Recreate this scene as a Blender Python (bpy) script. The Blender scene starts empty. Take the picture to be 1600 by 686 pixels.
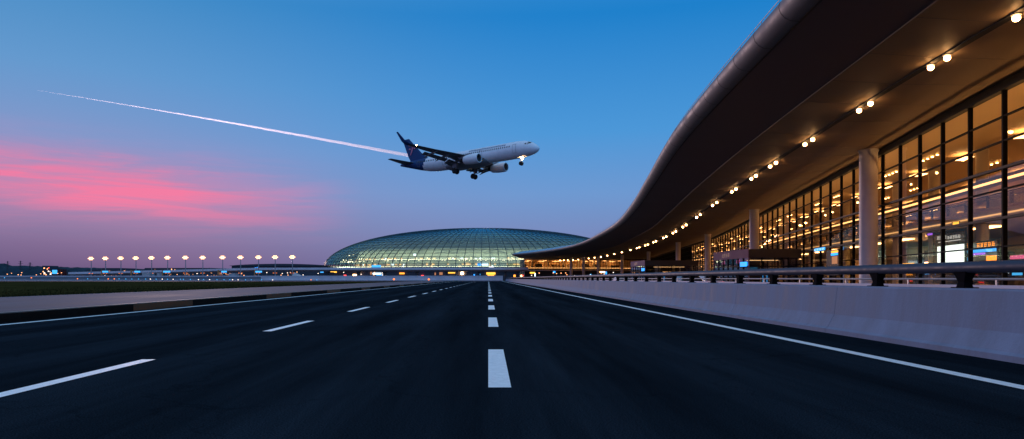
import bpy, math, random
from mathutils import Vector, Matrix, noise as mnoise
random.seed(11)
C = bpy.context.scene.collection
sc = bpy.context.scene
F_PX, CX, CY, H = 1066.7, 763.0, 435.0, 1.19
PI = math.pi

def at(x, y, Y):
    "point at depth Y seen at photo pixel (x, y)"
    return Vector(((x-CX)/F_PX*Y, Y, H+(CY-y)/F_PX*Y))

# ------------------------------------------------------------------ materials
M = {}
def mat(name, col, rough=.6, metal=0., spec=.5, nz=0., nscale=4., stretch=(1,1,1), bump=0., bscale=30., emit=None, estr=0., coat=0.):
    m = bpy.data.materials.new(name); m.use_nodes = True; nt = m.node_tree; b = nt.nodes['Principled BSDF']
    b.inputs['Base Color'].default_value = (*col, 1); b.inputs['Roughness'].default_value = rough
    b.inputs['Metallic'].default_value = metal; b.inputs['Specular IOR Level'].default_value = spec
    b.inputs['Coat Weight'].default_value = coat
    if nz or bump:
        tc = nt.nodes.new('ShaderNodeTexCoord'); mp = nt.nodes.new('ShaderNodeMapping'); mp.inputs['Scale'].default_value = stretch
        nt.links.new(tc.outputs['Object'], mp.inputs[0])
    if nz:
        n = nt.nodes.new('ShaderNodeTexNoise'); n.inputs['Scale'].default_value = nscale; n.inputs['Detail'].default_value = 6; n.inputs['Roughness'].default_value = .65
        nt.links.new(mp.outputs[0], n.inputs['Vector'])
        r = nt.nodes.new('ShaderNodeMapRange'); r.inputs['From Min'].default_value = .3; r.inputs['From Max'].default_value = .7
        r.inputs['To Min'].default_value = 1-nz; r.inputs['To Max'].default_value = 1+nz
        nt.links.new(n.outputs['Fac'], r.inputs['Value'])
        mx = nt.nodes.new('ShaderNodeVectorMath'); mx.operation = 'SCALE'; mx.inputs[0].default_value = col
        nt.links.new(r.outputs[0], mx.inputs['Scale']); nt.links.new(mx.outputs[0], b.inputs['Base Color'])
        r2 = nt.nodes.new('ShaderNodeMapRange'); r2.inputs['From Min'].default_value = .3; r2.inputs['From Max'].default_value = .7
        r2.inputs['To Min'].default_value = max(0, rough-.12); r2.inputs['To Max'].default_value = min(1, rough+.12)
        nt.links.new(n.outputs['Fac'], r2.inputs['Value']); nt.links.new(r2.outputs[0], b.inputs['Roughness'])
    if bump:
        n2 = nt.nodes.new('ShaderNodeTexNoise'); n2.inputs['Scale'].default_value = bscale; n2.inputs['Detail'].default_value = 4
        nt.links.new(tc.outputs['Object'], n2.inputs['Vector'])
        bp = nt.nodes.new('ShaderNodeBump'); bp.inputs['Strength'].default_value = bump; bp.inputs['Distance'].default_value = .02
        nt.links.new(n2.outputs['Fac'], bp.inputs['Height']); nt.links.new(bp.outputs[0], b.inputs['Normal'])
    if emit:
        b.inputs['Emission Color'].default_value = (*emit, 1); b.inputs['Emission Strength'].default_value = estr
    M[name] = m; return m

def glass(name, tint, fres=1.5, gain=1.0, base=0.02, gcol=(1,1,1), rough=.01, wave=0.):
    m = bpy.data.materials.new(name); m.use_nodes = True; nt = m.node_tree
    for n in list(nt.nodes): nt.nodes.remove(n)
    out = nt.nodes.new('ShaderNodeOutputMaterial'); mix = nt.nodes.new('ShaderNodeMixShader')
    tr = nt.nodes.new('ShaderNodeBsdfTransparent'); tr.inputs[0].default_value = (*tint, 1)
    gl = nt.nodes.new('ShaderNodeBsdfGlossy'); gl.inputs['Color'].default_value = (*gcol, 1); gl.inputs['Roughness'].default_value = rough
    fr = nt.nodes.new('ShaderNodeFresnel'); fr.inputs['IOR'].default_value = fres
    ma = nt.nodes.new('ShaderNodeMath'); ma.operation = 'MULTIPLY_ADD'; ma.inputs[1].default_value = gain; ma.inputs[2].default_value = base; ma.use_clamp = True
    nt.links.new(fr.outputs[0], ma.inputs[0]); nt.links.new(ma.outputs[0], mix.inputs[0])
    nt.links.new(tr.outputs[0], mix.inputs[1]); nt.links.new(gl.outputs[0], mix.inputs[2]); nt.links.new(mix.outputs[0], out.inputs[0])
    if wave:
        tc = nt.nodes.new('ShaderNodeTexCoord'); n2 = nt.nodes.new('ShaderNodeTexNoise'); n2.inputs['Scale'].default_value = .35
        nt.links.new(tc.outputs['Object'], n2.inputs['Vector'])
        bp = nt.nodes.new('ShaderNodeBump'); bp.inputs['Strength'].default_value = wave; bp.inputs['Distance'].default_value = .05
        nt.links.new(n2.outputs['Fac'], bp.inputs['Height']); nt.links.new(bp.outputs[0], gl.inputs['Normal'])
    M[name] = m; return m

def emis(name, col, s):
    m = bpy.data.materials.new(name); m.use_nodes = True; nt = m.node_tree
    for n in list(nt.nodes): nt.nodes.remove(n)
    out = nt.nodes.new('ShaderNodeOutputMaterial'); e = nt.nodes.new('ShaderNodeEmission')
    e.inputs[0].default_value = (*col, 1); e.inputs[1].default_value = s; nt.links.new(e.outputs[0], out.inputs[0])
    M[name] = m; return m

mat('asphalt', (.0105,.0155,.0215), 1., spec=.0, nz=.42, nscale=1.3, stretch=(1,.06,1), bump=.35, bscale=60)
mat('taxi_asphalt', (.014,.024,.045), .9, spec=.03, nz=.3, nscale=.2, stretch=(.2,1,1))
mat('earth', (.03,.034,.034), .9, spec=.0, nz=.4, nscale=.02)
mat('forecourt', (.07,.068,.066), .6, spec=.4, nz=.3, nscale=.5)
mat('paint', (.93,.91,.90), .65, spec=.3, nz=.10, nscale=9, bump=.2, bscale=80)
am = M['asphalt'].node_tree; ab = am.nodes['Principled BSDF']; src = ab.inputs['Base Color'].links[0].from_socket
ac = am.nodes.new('ShaderNodeTexCoord')
ag = am.nodes.new('ShaderNodeTexNoise'); ag.inputs['Scale'].default_value = 70; ag.inputs['Detail'].default_value = 3; am.links.new(ac.outputs['Object'], ag.inputs['Vector'])
ar_ = am.nodes.new('ShaderNodeMapRange'); ar_.inputs[1].default_value = .35; ar_.inputs[2].default_value = .72; ar_.inputs[3].default_value = .55; ar_.inputs[4].default_value = 2.0; am.links.new(ag.outputs['Fac'], ar_.inputs[0])
# polished wheel tracks and oil drip line repeat once per lane
sx_ = am.nodes.new('ShaderNodeSeparateXYZ'); am.links.new(ac.outputs['Object'], sx_.inputs[0])
wv = am.nodes.new('ShaderNodeMath'); wv.operation = 'MULTIPLY'; wv.inputs[1].default_value = 2*PI/2.5; am.links.new(sx_.outputs[0], wv.inputs[0])
sn = am.nodes.new('ShaderNodeMath'); sn.operation = 'SINE'; am.links.new(wv.outputs[0], sn.inputs[0])
tk = am.nodes.new('ShaderNodeMapRange'); tk.inputs[1].default_value = -1; tk.inputs[2].default_value = 1; tk.inputs[3].default_value = .82; tk.inputs[4].default_value = 1.18; am.links.new(sn.outputs[0], tk.inputs[0])
# hairline cracks
vr = am.nodes.new('ShaderNodeTexVoronoi'); vr.feature = 'DISTANCE_TO_EDGE'; vr.inputs['Scale'].default_value = .22
dn = am.nodes.new('ShaderNodeTexNoise'); dn.inputs['Scale'].default_value = 1.2; dn.inputs['Detail'].default_value = 6; am.links.new(ac.outputs['Object'], dn.inputs['Vector'])
dm = am.nodes.new('ShaderNodeVectorMath'); dm.operation = 'MULTIPLY_ADD'; dm.inputs[1].default_value = (1.6,1.6,0); am.links.new(dn.outputs['Color'], dm.inputs[0]); am.links.new(ac.outputs['Object'], dm.inputs[2]); am.links.new(dm.outputs[0], vr.inputs['Vector'])
ck = am.nodes.new('ShaderNodeMapRange'); ck.inputs[1].default_value = .0; ck.inputs[2].default_value = .006; ck.inputs[3].default_value = .72; ck.inputs[4].default_value = 1.; am.links.new(vr.outputs['Distance'], ck.inputs[0])
p1 = am.nodes.new('ShaderNodeMath'); p1.operation = 'MULTIPLY'; am.links.new(ar_.outputs[0], p1.inputs[0]); am.links.new(tk.outputs[0], p1.inputs[1])
p2 = am.nodes.new('ShaderNodeMath'); p2.operation = 'MULTIPLY'; am.links.new(p1.outputs[0], p2.inputs[0]); am.links.new(ck.outputs[0], p2.inputs[1])
fm = am.nodes.new('ShaderNodeVectorMath'); fm.operation = 'SCALE'; am.links.new(src, fm.inputs[0]); am.links.new(p2.outputs[0], fm.inputs['Scale']); am.links.new(fm.outputs[0], ab.inputs['Base Color'])
pm = M['paint'].node_tree; pb = pm.nodes['Principled BSDF']
wn = pm.nodes.new('ShaderNodeTexNoise'); wn.inputs['Scale'].default_value = 26; wn.inputs['Detail'].default_value = 8; wn.inputs['Roughness'].default_value = .75
wc = pm.nodes.new('ShaderNodeTexCoord'); pm.links.new(wc.outputs['Object'], wn.inputs['Vector'])
wr = pm.nodes.new('ShaderNodeMapRange'); wr.inputs[1].default_value = .60; wr.inputs[2].default_value = .70; pm.links.new(wn.outputs['Fac'], wr.inputs[0])
wm = pm.nodes.new('ShaderNodeMix'); wm.data_type = 'RGBA'; pm.links.new(wr.outputs[0], wm.inputs[0]); pm.links.new(pb.inputs['Base Color'].links[0].from_socket, wm.inputs[6]); wm.inputs[7].default_value = (.10,.10,.11,1)
pm.links.new(wm.outputs[2], pb.inputs['Base Color'])
mat('paving', (.065,.078,.108), .9, spec=.1, nz=.25, nscale=.6, stretch=(1,.12,1))
mat('kerb_black', (.014,.012,.011), .9, spec=.05, nz=.3, nscale=3)
mat('kerb_orange', (.13,.05,.015), .7, nz=.3, nscale=3)
mat('kerb_top', (.20,.17,.16), .7, nz=.3, nscale=3)
mat('grass', (.034,.029,.010), 1., spec=.0, nz=.5, nscale=.35, stretch=(1,.35,1))
mat('concrete', (.19,.225,.31), .8, spec=.2, nz=.2, nscale=2.2, stretch=(1,1,.18), bump=.25, bscale=25)
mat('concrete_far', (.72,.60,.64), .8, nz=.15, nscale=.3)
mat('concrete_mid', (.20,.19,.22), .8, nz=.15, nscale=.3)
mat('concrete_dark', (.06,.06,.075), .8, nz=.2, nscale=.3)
mat('rail_paint', (.026,.040,.072), .6, metal=.0, spec=.3, nz=.12, nscale=6)
mat('post_paint', (.006,.006,.008), .9, spec=.03)
mat('fascia', (.18,.172,.18), .6, metal=.15, spec=.3, nz=.10, nscale=.6)
mat('roof_metal', (.30,.34,.40), .3, metal=.6, nz=.1, nscale=.4)
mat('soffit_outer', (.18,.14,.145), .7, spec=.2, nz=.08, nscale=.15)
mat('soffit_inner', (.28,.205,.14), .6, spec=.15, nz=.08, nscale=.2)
mat('groove', (.006,.006,.007), .7)
mat('mullion', (.006,.006,.006), .7, spec=.08)
mat('transom', (.018,.014,.011), .6, spec=.15)
mat('column', (.78,.75,.75), .5, nz=.05, nscale=1)
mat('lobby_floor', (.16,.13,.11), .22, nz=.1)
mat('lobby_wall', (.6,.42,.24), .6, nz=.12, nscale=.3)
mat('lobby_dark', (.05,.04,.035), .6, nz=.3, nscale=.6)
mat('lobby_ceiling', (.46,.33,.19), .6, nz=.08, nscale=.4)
mat('white_panel', (.75,.70,.62), .5)
mat('fascia_sky_tint', (.24,.125,.17), .8, spec=.1, nz=.06, nscale=1)  # pink of the reflected sunset sky put into the base colour
mat('screen_black', (.006,.006,.008), .25)
mat('galv', (.35,.33,.33), .45, metal=.5)
mat('gantry_orange', (.55,.20,.05), .5)
mat('dark_blue_wood', (.018,.035,.05), .95, spec=.1, nz=.5, nscale=.05)
mat('dark_building', (.04,.045,.06), .7, nz=.3, nscale=.08)
mat('pale_building', (.50,.42,.42), .7, nz=.1, nscale=.2)
mat('red_roof', (.5,.16,.17), .5)
mat('plane_white', (.86,.85,.88), .28, spec=.5, nz=.03, nscale=.5, coat=.3)
mat('plane_grey', (.20,.20,.22), .4, nz=.1, nscale=.8)
mat('plane_wing', (.12,.12,.13), .4, nz=.15, nscale=.6)
mat('plane_blue', (.008,.05,.16), .5, spec=.25, nz=.05, nscale=.5)
mat('plane_dark', (.008,.008,.010), .35)
mat('plane_pink', (.62,.16,.24), .4)
mat('plane_metal', (.5,.5,.52), .25, metal=.9)
mat('tyre', (.012,.012,.012), .8)
mat('letter_blue', (.03,.07,.18), .4)
mat('dome_frame', (.02,.045,.055), .4, metal=.4)
mat('dome_core', (.42,.48,.40), .7, nz=.25, nscale=.12)
mat('dome_floor', (.3,.3,.28), .6)
glass('facade_glass', (.82,.73,.60), gain=1.0, base=.0, wave=.10)
glass('vestibule_glass', (.28,.30,.32), gain=2., base=.02)
glass('dome_glass', (.66,.72,.66), gain=1.5, base=.07, gcol=(.62,.80,.82), rough=.04)
emis('lamp_warm', (1,.50,.18), 42)
emis('lamp_warm_core', (1,.60,.26), 42)
emis('strip_warm', (1,.52,.20), 3.6)
emis('lobby_panel', (1,.52,.20), 13)
emis('fill_uplight', (1,.56,.22), 17)  # added fill for the lobby ceiling
emis('fill_uplight_far', (1,.56,.26), 7)
emis('strip_soft', (1,.55,.22), 1.3)
emis('lobby_spot', (1,.55,.2), 30)
emis('flood', (1,.66,.42), 5)
emis('flood_halo', (1,.38,.13), 1.3)  # orange halo of the floodlights, drawn as a dim emissive colour
emis('blue_led', (.03,.30,1.), 2.4)
emis('cyan_led', (.06,.42,1.), 1.5)
emis('orange_led', (1,.33,.04), 2.4)
emis('yellow_led', (1,.50,.06), 2.3)
emis('purple_led', (.35,.12,1.), 1.6)
emis('pink_led', (1,.16,.45), .9)
emis('white_led', (.72,.90,1.), 2.6)
emis('white_text', (.75,.8,.85), 1.4)
emis('sign_text', (.45,.6,.85), .5)
emis('red_led', (1,.06,.05), 3.)
emis('dome_lamp', (1,.86,.55), 9)
emis('dome_fill', (.95,.95,.66), 16)  # added fill inside the dome
emis('dome_window', (1,.62,.25), 2.0)
emis('dome_cool', (.75,.95,1.), 3.2)
emis('street_warm', (1,.40,.16), 3.5)
emis('street_white', (1,.80,.66), 3.2)
emis('nav_light', (1,.55,.22), 160)
emis('taxi_blue', (.06,.42,.9), 1.6)
emis('taxi_orange', (1,.22,.05), 2.2)
emis('win_dim', (1,.42,.22), .5)

# contrail: a thin cloud of ice, light scattered inside the volume
m = bpy.data.materials.new('vapour'); m.use_nodes = True; nt = m.node_tree
for n in list(nt.nodes): nt.nodes.remove(n)
out = nt.nodes.new('ShaderNodeOutputMaterial'); v = nt.nodes.new('ShaderNodeVolumePrincipled')
v.inputs['Color'].default_value = (.99,.99,.99,1); v.inputs['Density'].default_value = .26; v.inputs['Anisotropy'].default_value = .82
nt.links.new(v.outputs[0], out.inputs['Volume'])
M['vapour'] = m

# ------------------------------------------------------------------ mesh helpers
class MB:
    def __init__(s): s.v = []; s.f = []; s.mi = []; s.mats = []
    def add(s, vs, fs, m=None):
        b = len(s.v); s.v += [tuple(v) for v in vs]
        k = 0
        if m:
            if m not in s.mats: s.mats.append(m)
            k = s.mats.index(m)
        for f in fs: s.f.append(tuple(b+i for i in f)); s.mi.append(k)
        return s
    def box(s, x0, x1, y0, y1, z0, z1, m=None, mtx=None):
        vs = [Vector(p) for p in ((x0,y0,z0),(x1,y0,z0),(x1,y1,z0),(x0,y1,z0),(x0,y0,z1),(x1,y0,z1),(x1,y1,z1),(x0,y1,z1))]
        if mtx: vs = [mtx @ v for v in vs]
        return s.add(vs, [(0,3,2,1),(4,5,6,7),(0,1,5,4),(1,2,6,5),(2,3,7,6),(3,0,4,7)], m)
    def beam(s, a, b, w, h, m=None, up=Vector((0,0,1))):
        "box from a to b, w across, h along up"
        a = Vector(a); b = Vector(b); d = (b-a); L = d.length; d.normalize()
        if abs(d.dot(up)) > .98: up = Vector((1,0,0))
        r = d.cross(up).normalized(); u = r.cross(d)
        vs = []
        for p in (a, b):
            for i, j in ((-1,-1),(1,-1),(1,1),(-1,1)): vs.append(p+r*(i*w/2)+u*(j*h/2))
        return s.add(vs, [(0,3,2,1),(4,5,6,7),(0,1,5,4),(1,2,6,5),(2,3,7,6),(3,0,4,7)], m)
    def tube(s, pts, rad, n=10, m=None, sx=1., cap=True):
        pts = [Vector(p) for p in pts]; vs = []; fs = []
        for i, p in enumerate(pts):
            d = (pts[min(i+1, len(pts)-1)]-pts[max(i-1, 0)]).normalized()
            up = Vector((0,0,1)) if abs(d.z) < .95 else Vector((0,1,0))
            r = d.cross(up).normalized(); u = r.cross(d)
            R = rad[i] if isinstance(rad, (list, tuple)) else rad
            for k in range(n):
                a = 2*PI*k/n; vs.append(p+r*(R*sx*math.cos(a))+u*(R*math.sin(a)))
        for i in range(len(pts)-1):
            for k in range(n): fs.append((i*n+k, i*n+(k+1) % n, (i+1)*n+(k+1) % n, (i+1)*n+k))
        if cap: fs.append(tuple(range(n-1, -1, -1))); fs.append(tuple((len(pts)-1)*n+k for k in range(n)))
        return s.add(vs, fs, m)
    def lathe(s, prof, n=20, m=None, axis='z', org=(0,0,0)):
        vs = []; fs = []; o = Vector(org)
        for r, z in prof:
            for k in range(n):
                a = 2*PI*k/n
                if axis == 'z': vs.append(o+Vector((r*math.cos(a), r*math.sin(a), z)))
                else: vs.append(o+Vector((z, r*math.cos(a), r*math.sin(a))))
        for i in range(len(prof)-1):
            for k in range(n): fs.append((i*n+k, i*n+(k+1) % n, (i+1)*n+(k+1) % n, (i+1)*n+k))
        return s.add(vs, fs, m)
    def grid(s, rows, m=None, close=False):
        n = len(rows[0]); vs = [p for r in rows for p in r]; fs = []
        for i in range(len(rows)-1):
            for k in range(n if close else n-1): fs.append((i*n+k, i*n+(k+1) % n, (i+1)*n+(k+1) % n, (i+1)*n+k))
        return s.add(vs, fs, m)
    def build(s, name, m=None, parent=None, smooth=False, loc=None, bevel=0., mtx=None):
        me = bpy.data.meshes.new(name); me.from_pydata(s.v, [], s.f)
        for k in (s.mats or [m]): me.materials.append(M[k])
        for p, i in zip(me.polygons, s.mi): p.material_index = i; p.use_smooth = smooth
        me.validate(); me.update()
        o = bpy.data.objects.new(name, me); C.objects.link(o)
        if parent: o.parent = parent
        if loc: o.location = loc
        if bevel:
            b = o.modifiers.new('bevel', 'BEVEL'); b.width = bevel; b.segments = 2; b.limit_method = 'ANGLE'
        if smooth:
            try: me.set_sharp_from_angle(angle=math.radians(40))
            except Exception: pass
        return o
def tag(o, label=None, cat=None, group=None, kind=None):
    if label: o['label'] = label
    if cat: o['category'] = cat
    if group: o['group'] = group
    if kind: o['kind'] = kind
    return o
def empty(name, loc=(0,0,0), rz=0.):
    o = bpy.data.objects.new(name, None); C.objects.link(o); o.location = loc; o.rotation_euler = (0,0,rz); o.empty_display_size = .5; return o
def kids(o): return [c for c in C.objects if c.parent is o]
def copy_tree(o, parent=None, label=None):
    c = o.copy(); C.objects.link(c); c.parent = parent
    if label: c['label'] = label
    for ch in kids(o): copy_tree(ch, c)
    return c

# ------------------------------------------------------------------ camera, world, sun
cam = bpy.data.cameras.new('camera'); co = bpy.data.objects.new('camera', cam); C.objects.link(co)
co.location = (0,0,H); co.rotation_euler = (PI/2,0,0)
cam.lens = 24; cam.sensor_width = 36; cam.shift_x = (800-CX)/1600; cam.shift_y = (CY-343)/1600
cam.clip_start = .1; cam.clip_end = 20000; sc.camera = co

SUN_AZ, SUN_EL = math.radians(-25), math.radians(4)      # azimuth from +Y towards +X
w = bpy.data.worlds.new('World'); sc.world = w; w.use_nodes = True; nt = w.node_tree
for n in list(nt.nodes): nt.nodes.remove(n)
N = nt.nodes.new; L = nt.links.new
def math_(op, a, b=None, c=None, clamp=False):
    n = N('ShaderNodeMath'); n.operation = op; n.use_clamp = clamp
    for i, v in enumerate((a, b, c)):
        if v is None: continue
        if hasattr(v, 'links') or hasattr(v, 'is_output'): L(v, n.inputs[i])
        else: n.inputs[i].default_value = v
    return n.outputs[0]
def ramp(fac, stops, interp='EASE'):
    r = N('ShaderNodeValToRGB'); r.color_ramp.interpolation = interp
    e = r.color_ramp.elements
    while len(e) < len(stops): e.new(.5)
    for el, (p, c) in zip(e, stops): el.position = p; el.color = (*c, 1)
    L(fac, r.inputs[0]); return r.outputs[0]
def mixc(fac, a, b):
    n = N('ShaderNodeMix'); n.data_type = 'RGBA'
    if hasattr(fac, 'is_output'): L(fac, n.inputs[0])
    else: n.inputs[0].default_value = fac
    for s_, v in ((n.inputs[6], a), (n.inputs[7], b)):
        if hasattr(v, 'is_output'): L(v, s_)
        else: s_.default_value = (*v, 1)
    return n.outputs[2]
def lin(h):
    c = [int(h[i:i+2], 16)/255 for i in (0,2,4)]
    return tuple(x/12.92 if x <= .04045 else ((x+.055)/1.055)**2.4 for x in c)
tc = N('ShaderNodeTexCoord'); sp = N('ShaderNodeSeparateXYZ'); L(tc.outputs['Generated'], sp.inputs[0])
el = math_('ARCSINE', sp.outputs[2]); az = math_('ARCTAN2', sp.outputs[0], sp.outputs[1])
eld = math_('MULTIPLY', el, 180/PI); azd = math_('MULTIPLY', az, 180/PI)
e01 = math_('DIVIDE', eld, 90., clamp=True)
def D(x): return x/90
right = ramp(e01, [(D(0), lin('646ea0')), (D(3), lin('6b7fb6')), (D(7), lin('6190cb')), (D(12), lin('3f90d2')), (D(21), lin('007ac6')), (D(38), lin('5a9fd4')), (D(90), lin('b4c8e0'))], 'LINEAR')
left = ramp(e01, [(D(0), lin('484c76')), (D(2.4), lin('5d5c8e')), (D(6), lin('8180b2')), (D(10), lin('7490c4')), (D(15), lin('5a92c8')), (D(21), lin('3a86c0')), (D(38), lin('6a94c4')), (D(90), lin('b4c8e0'))], 'LINEAR')
fa = N('ShaderNodeMapRange'); fa.interpolation_type = 'SMOOTHSTEP'; L(azd, fa.inputs[0])
fa.inputs[1].default_value = -38; fa.inputs[2].default_value = 8
base = mixc(fa.outputs[0], left, right)
# sunset cloud band: streaks of pink vapour low in the west
mp = N('ShaderNodeCombineXYZ'); L(math_('MULTIPLY', azd, .028), mp.inputs[0]); L(math_('MULTIPLY', eld, .23), mp.inputs[1])
# tilt of the streaks: rise to the left
tilt = math_('ADD', math_('MULTIPLY', eld, .23), math_('MULTIPLY', azd, -.003)); L(tilt, mp.inputs[1])
n1 = N('ShaderNodeTexNoise'); n1.inputs['Scale'].default_value = 2.3; n1.inputs['Detail'].default_value = 7; n1.inputs['Roughness'].default_value = .58; n1.inputs['Distortion'].default_value = .45
L(mp.outputs[0], n1.inputs['Vector'])
tc2 = math_('ADD', eld, math_('MULTIPLY', math_('ADD', azd, 30.), .05))
band = math_('POWER', 2.718, math_('MULTIPLY', math_('POWER', math_('ABSOLUTE', math_('DIVIDE', math_('SUBTRACT', tc2, 6.7), 2.25)), 2.2), -1.))
azf = N('ShaderNodeMapRange'); azf.interpolation_type = 'SMOOTHSTEP'; L(azd, azf.inputs[0]); azf.inputs[1].default_value = -9; azf.inputs[2].default_value = -28
azf2 = N('ShaderNodeMapRange'); azf2.interpolation_type = 'SMOOTHSTEP'; L(azd, azf2.inputs[0]); azf2.inputs[1].default_value = -178; azf2.inputs[2].default_value = -120
mp2 = N('ShaderNodeCombineXYZ'); L(math_('MULTIPLY', azd, .055), mp2.inputs[0]); L(math_('ADD', math_('MULTIPLY', eld, 1.05), math_('MULTIPLY', azd, .02)), mp2.inputs[1])
n2 = N('ShaderNodeTexNoise'); n2.inputs['Scale'].default_value = 1.3; n2.inputs['Detail'].default_value = 8; n2.inputs['Roughness'].default_value = .62; n2.inputs['Distortion'].default_value = .8
L(mp2.outputs[0], n2.inputs['Vector'])
strk = N('ShaderNodeMapRange'); strk.interpolation_type = 'SMOOTHSTEP'; L(n2.outputs['Fac'], strk.inputs[0]); strk.inputs[1].default_value = .36; strk.inputs[2].default_value = .62; strk.inputs[3].default_value = .58
nn = N('ShaderNodeMapRange'); nn.interpolation_type = 'SMOOTHSTEP'; L(n1.outputs['Fac'], nn.inputs[0]); nn.inputs[1].default_value = .40; nn.inputs[2].default_value = .58
pf = math_('MULTIPLY', math_('MULTIPLY', band, math_('MULTIPLY', azf.outputs[0], azf2.outputs[0])), math_('MULTIPLY', strk.outputs[0], math_('MULTIPLY_ADD', nn.outputs[0], .70, .45)), clamp=True)
col = mixc(pf, base, lin('f06f9c'))
# broad rosy glow under and around the streaks
glow = math_('POWER', 2.718, math_('MULTIPLY', math_('POWER', math_('DIVIDE', math_('SUBTRACT', eld, 5.5), 4.5), 2.), -1.))
gf = math_('MULTIPLY', math_('MULTIPLY', glow, math_('MULTIPLY', azf.outputs[0], azf2.outputs[0])), .13, clamp=True)
col = mixc(gf, col, lin('b377a6'))
# thin high haze variation
n3 = N('ShaderNodeTexNoise'); n3.inputs['Scale'].default_value = 2.2; n3.inputs['Detail'].default_value = 4
L(tc.outputs['Generated'], n3.inputs['Vector'])
bk = N('ShaderNodeMapRange'); bk.interpolation_type = 'SMOOTHSTEP'; L(sp.outputs[1], bk.inputs[0]); bk.inputs[1].default_value = .1; bk.inputs[2].default_value = -.8; bk.inputs[3].default_value = 1.03; bk.inputs[4].default_value = 1.5  # sky behind the camera brightened as added fill light
bg = N('ShaderNodeBackground'); L(col, bg.inputs[0]); L(bk.outputs[0], bg.inputs[1])
sky = N('ShaderNodeTexSky'); sky.sky_type = 'NISHITA'; sky.sun_disc = False; sky.sun_elevation = math.radians(-1.5); sky.sun_rotation = SUN_AZ
bg2 = N('ShaderNodeBackground'); L(sky.outputs[0], bg2.inputs[0]); bg2.inputs[1].default_value = .05
ad = N('ShaderNodeAddShader'); L(bg.outputs[0], ad.inputs[0]); L(bg2.outputs[0], ad.inputs[1])
wo = N('ShaderNodeOutputWorld'); L(ad.outputs[0], wo.inputs[0])

sl = bpy.data.lights.new('sun', 'SUN'); sl.energy = 1.0; sl.angle = math.radians(9); sl.color = (1,.68,.68)
so = bpy.data.objects.new('sun', sl); C.objects.link(so)
sd = Vector((math.sin(SUN_AZ)*math.cos(SUN_EL), math.cos(SUN_AZ)*math.cos(SUN_EL), math.sin(SUN_EL)))
so.rotation_euler = sd.to_track_quat('Z', 'Y').to_euler()

# ------------------------------------------------------------------ ground, road
tag(MB().box(-4000,4000,-60,6000,-.6,-.02).build('ground', 'earth'), kind='structure')
tag(MB().add([(-13,-30,0),(7.6,-30,0),(7.6,300,0),(-13,300,0)], [(0,1,2,3)]).build('road', 'asphalt'), kind='structure')
road = bpy.data.objects['road']
def line(x0, x1, y0, y1, name, par=road):
    return MB().add([(x0,y0,.004),(x1,y0,.004),(x1,y1,.004),(x0,y1,.004)], [(0,1,2,3)]).build(name, 'paint', par)
line(5.72,5.93,-20,298,'edge_line'); line(-12.55,-12.35,-20,298,'edge_line')
for k in range(31): line(0.0,.25,7.43-9.3*2+9.3*k,11.4-9.3*2+9.3*k,'lane_dash')
for k in range(31): line(-5.07,-4.87,6.2-9.12*2+9.12*k,10.0-9.12*2+9.12*k,'lane_dash')
# tar joint along lane and a kerb
for k in range(-3, 40):
    pass
kb = MB()
tag(kb.box(-13.25,-13.0,-30,299,-.3,.275,'kerb_top').build('kerb'), kind='structure')
kerb = bpy.data.objects['kerb']
y = -30; i = 0
while y < 298:
    MB().add([(-12.994,y,0),(-12.994,y+5,0),(-12.994,y+5,.245),(-12.994,y,.245)], [(0,1,2,3)]).build('painted_block', ('kerb_black','kerb_black','kerb_orange')[i % 3], kerb)
    y += 5; i += 1
tag(MB().add([(-23.6,-30,.28),(-13.25,-30,.28),(-13.25,299,.28),(-23.6,299,.28)], [(0,1,2,3)]).build('pavement', 'paving'), kind='structure')
bm = MB(); rows = []
for j in range(0, 47):
    Y = -30+(226)*j/46
    rows.append([Vector((-23.6-x, Y, .27+(.03*mnoise.noise(Vector((x*.2,Y*.1,0))) if x > 0 else 0))) for x in (0,3,8,14,20,30,45,70,110,180,300,500)])
tag(bm.grid([[*r][::-1] for r in rows]).build('grass_verge', 'grass', smooth=True), 'dark green grass verge between the pavement and the taxiway', 'grass', kind='stuff')
tag(MB().add([(-600,196,.25),(-23.6,196,.25),(-23.6,299,.25),(-600,299,.25)], [(0,1,2,3)]).build('taxiway', 'taxi_asphalt'), kind='structure')
tag(MB().add([(8.3,-30,.0),(82,-30,.0),(82,299,.0),(8.3,299,.0)], [(0,1,2,3)]).build('forecourt_road', 'forecourt'), kind='structure')
tag(MB().add([(-400,300.6,.03),(120,300.6,.03),(120,372,.03),(-400,372,.03)], [(0,1,2,3)]).build('apron', 'forecourt'), kind='structure')

# tall tufts on the verge edge
bm = MB()
for _ in range(9000):
    Y = random.uniform(12, 120); x = -23.7-abs(random.gauss(0, .5 if random.random() < .5 else 9))
    if x < -60: continue
    hgt = random.uniform(.05,.16); a = random.uniform(0, PI); dx, dy = .035*math.cos(a), .035*math.sin(a); lx = random.uniform(-.05,.05)
    bm.add([(x-dx,Y-dy,.26),(x+dx,Y+dy,.26),(x+lx,Y,.28+hgt)], [(0,1,2)])
tag(bm.build('grass_blades', 'grass'), 'rough grass blades standing along the verge beside the pavement', 'grass', kind='stuff')

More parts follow.
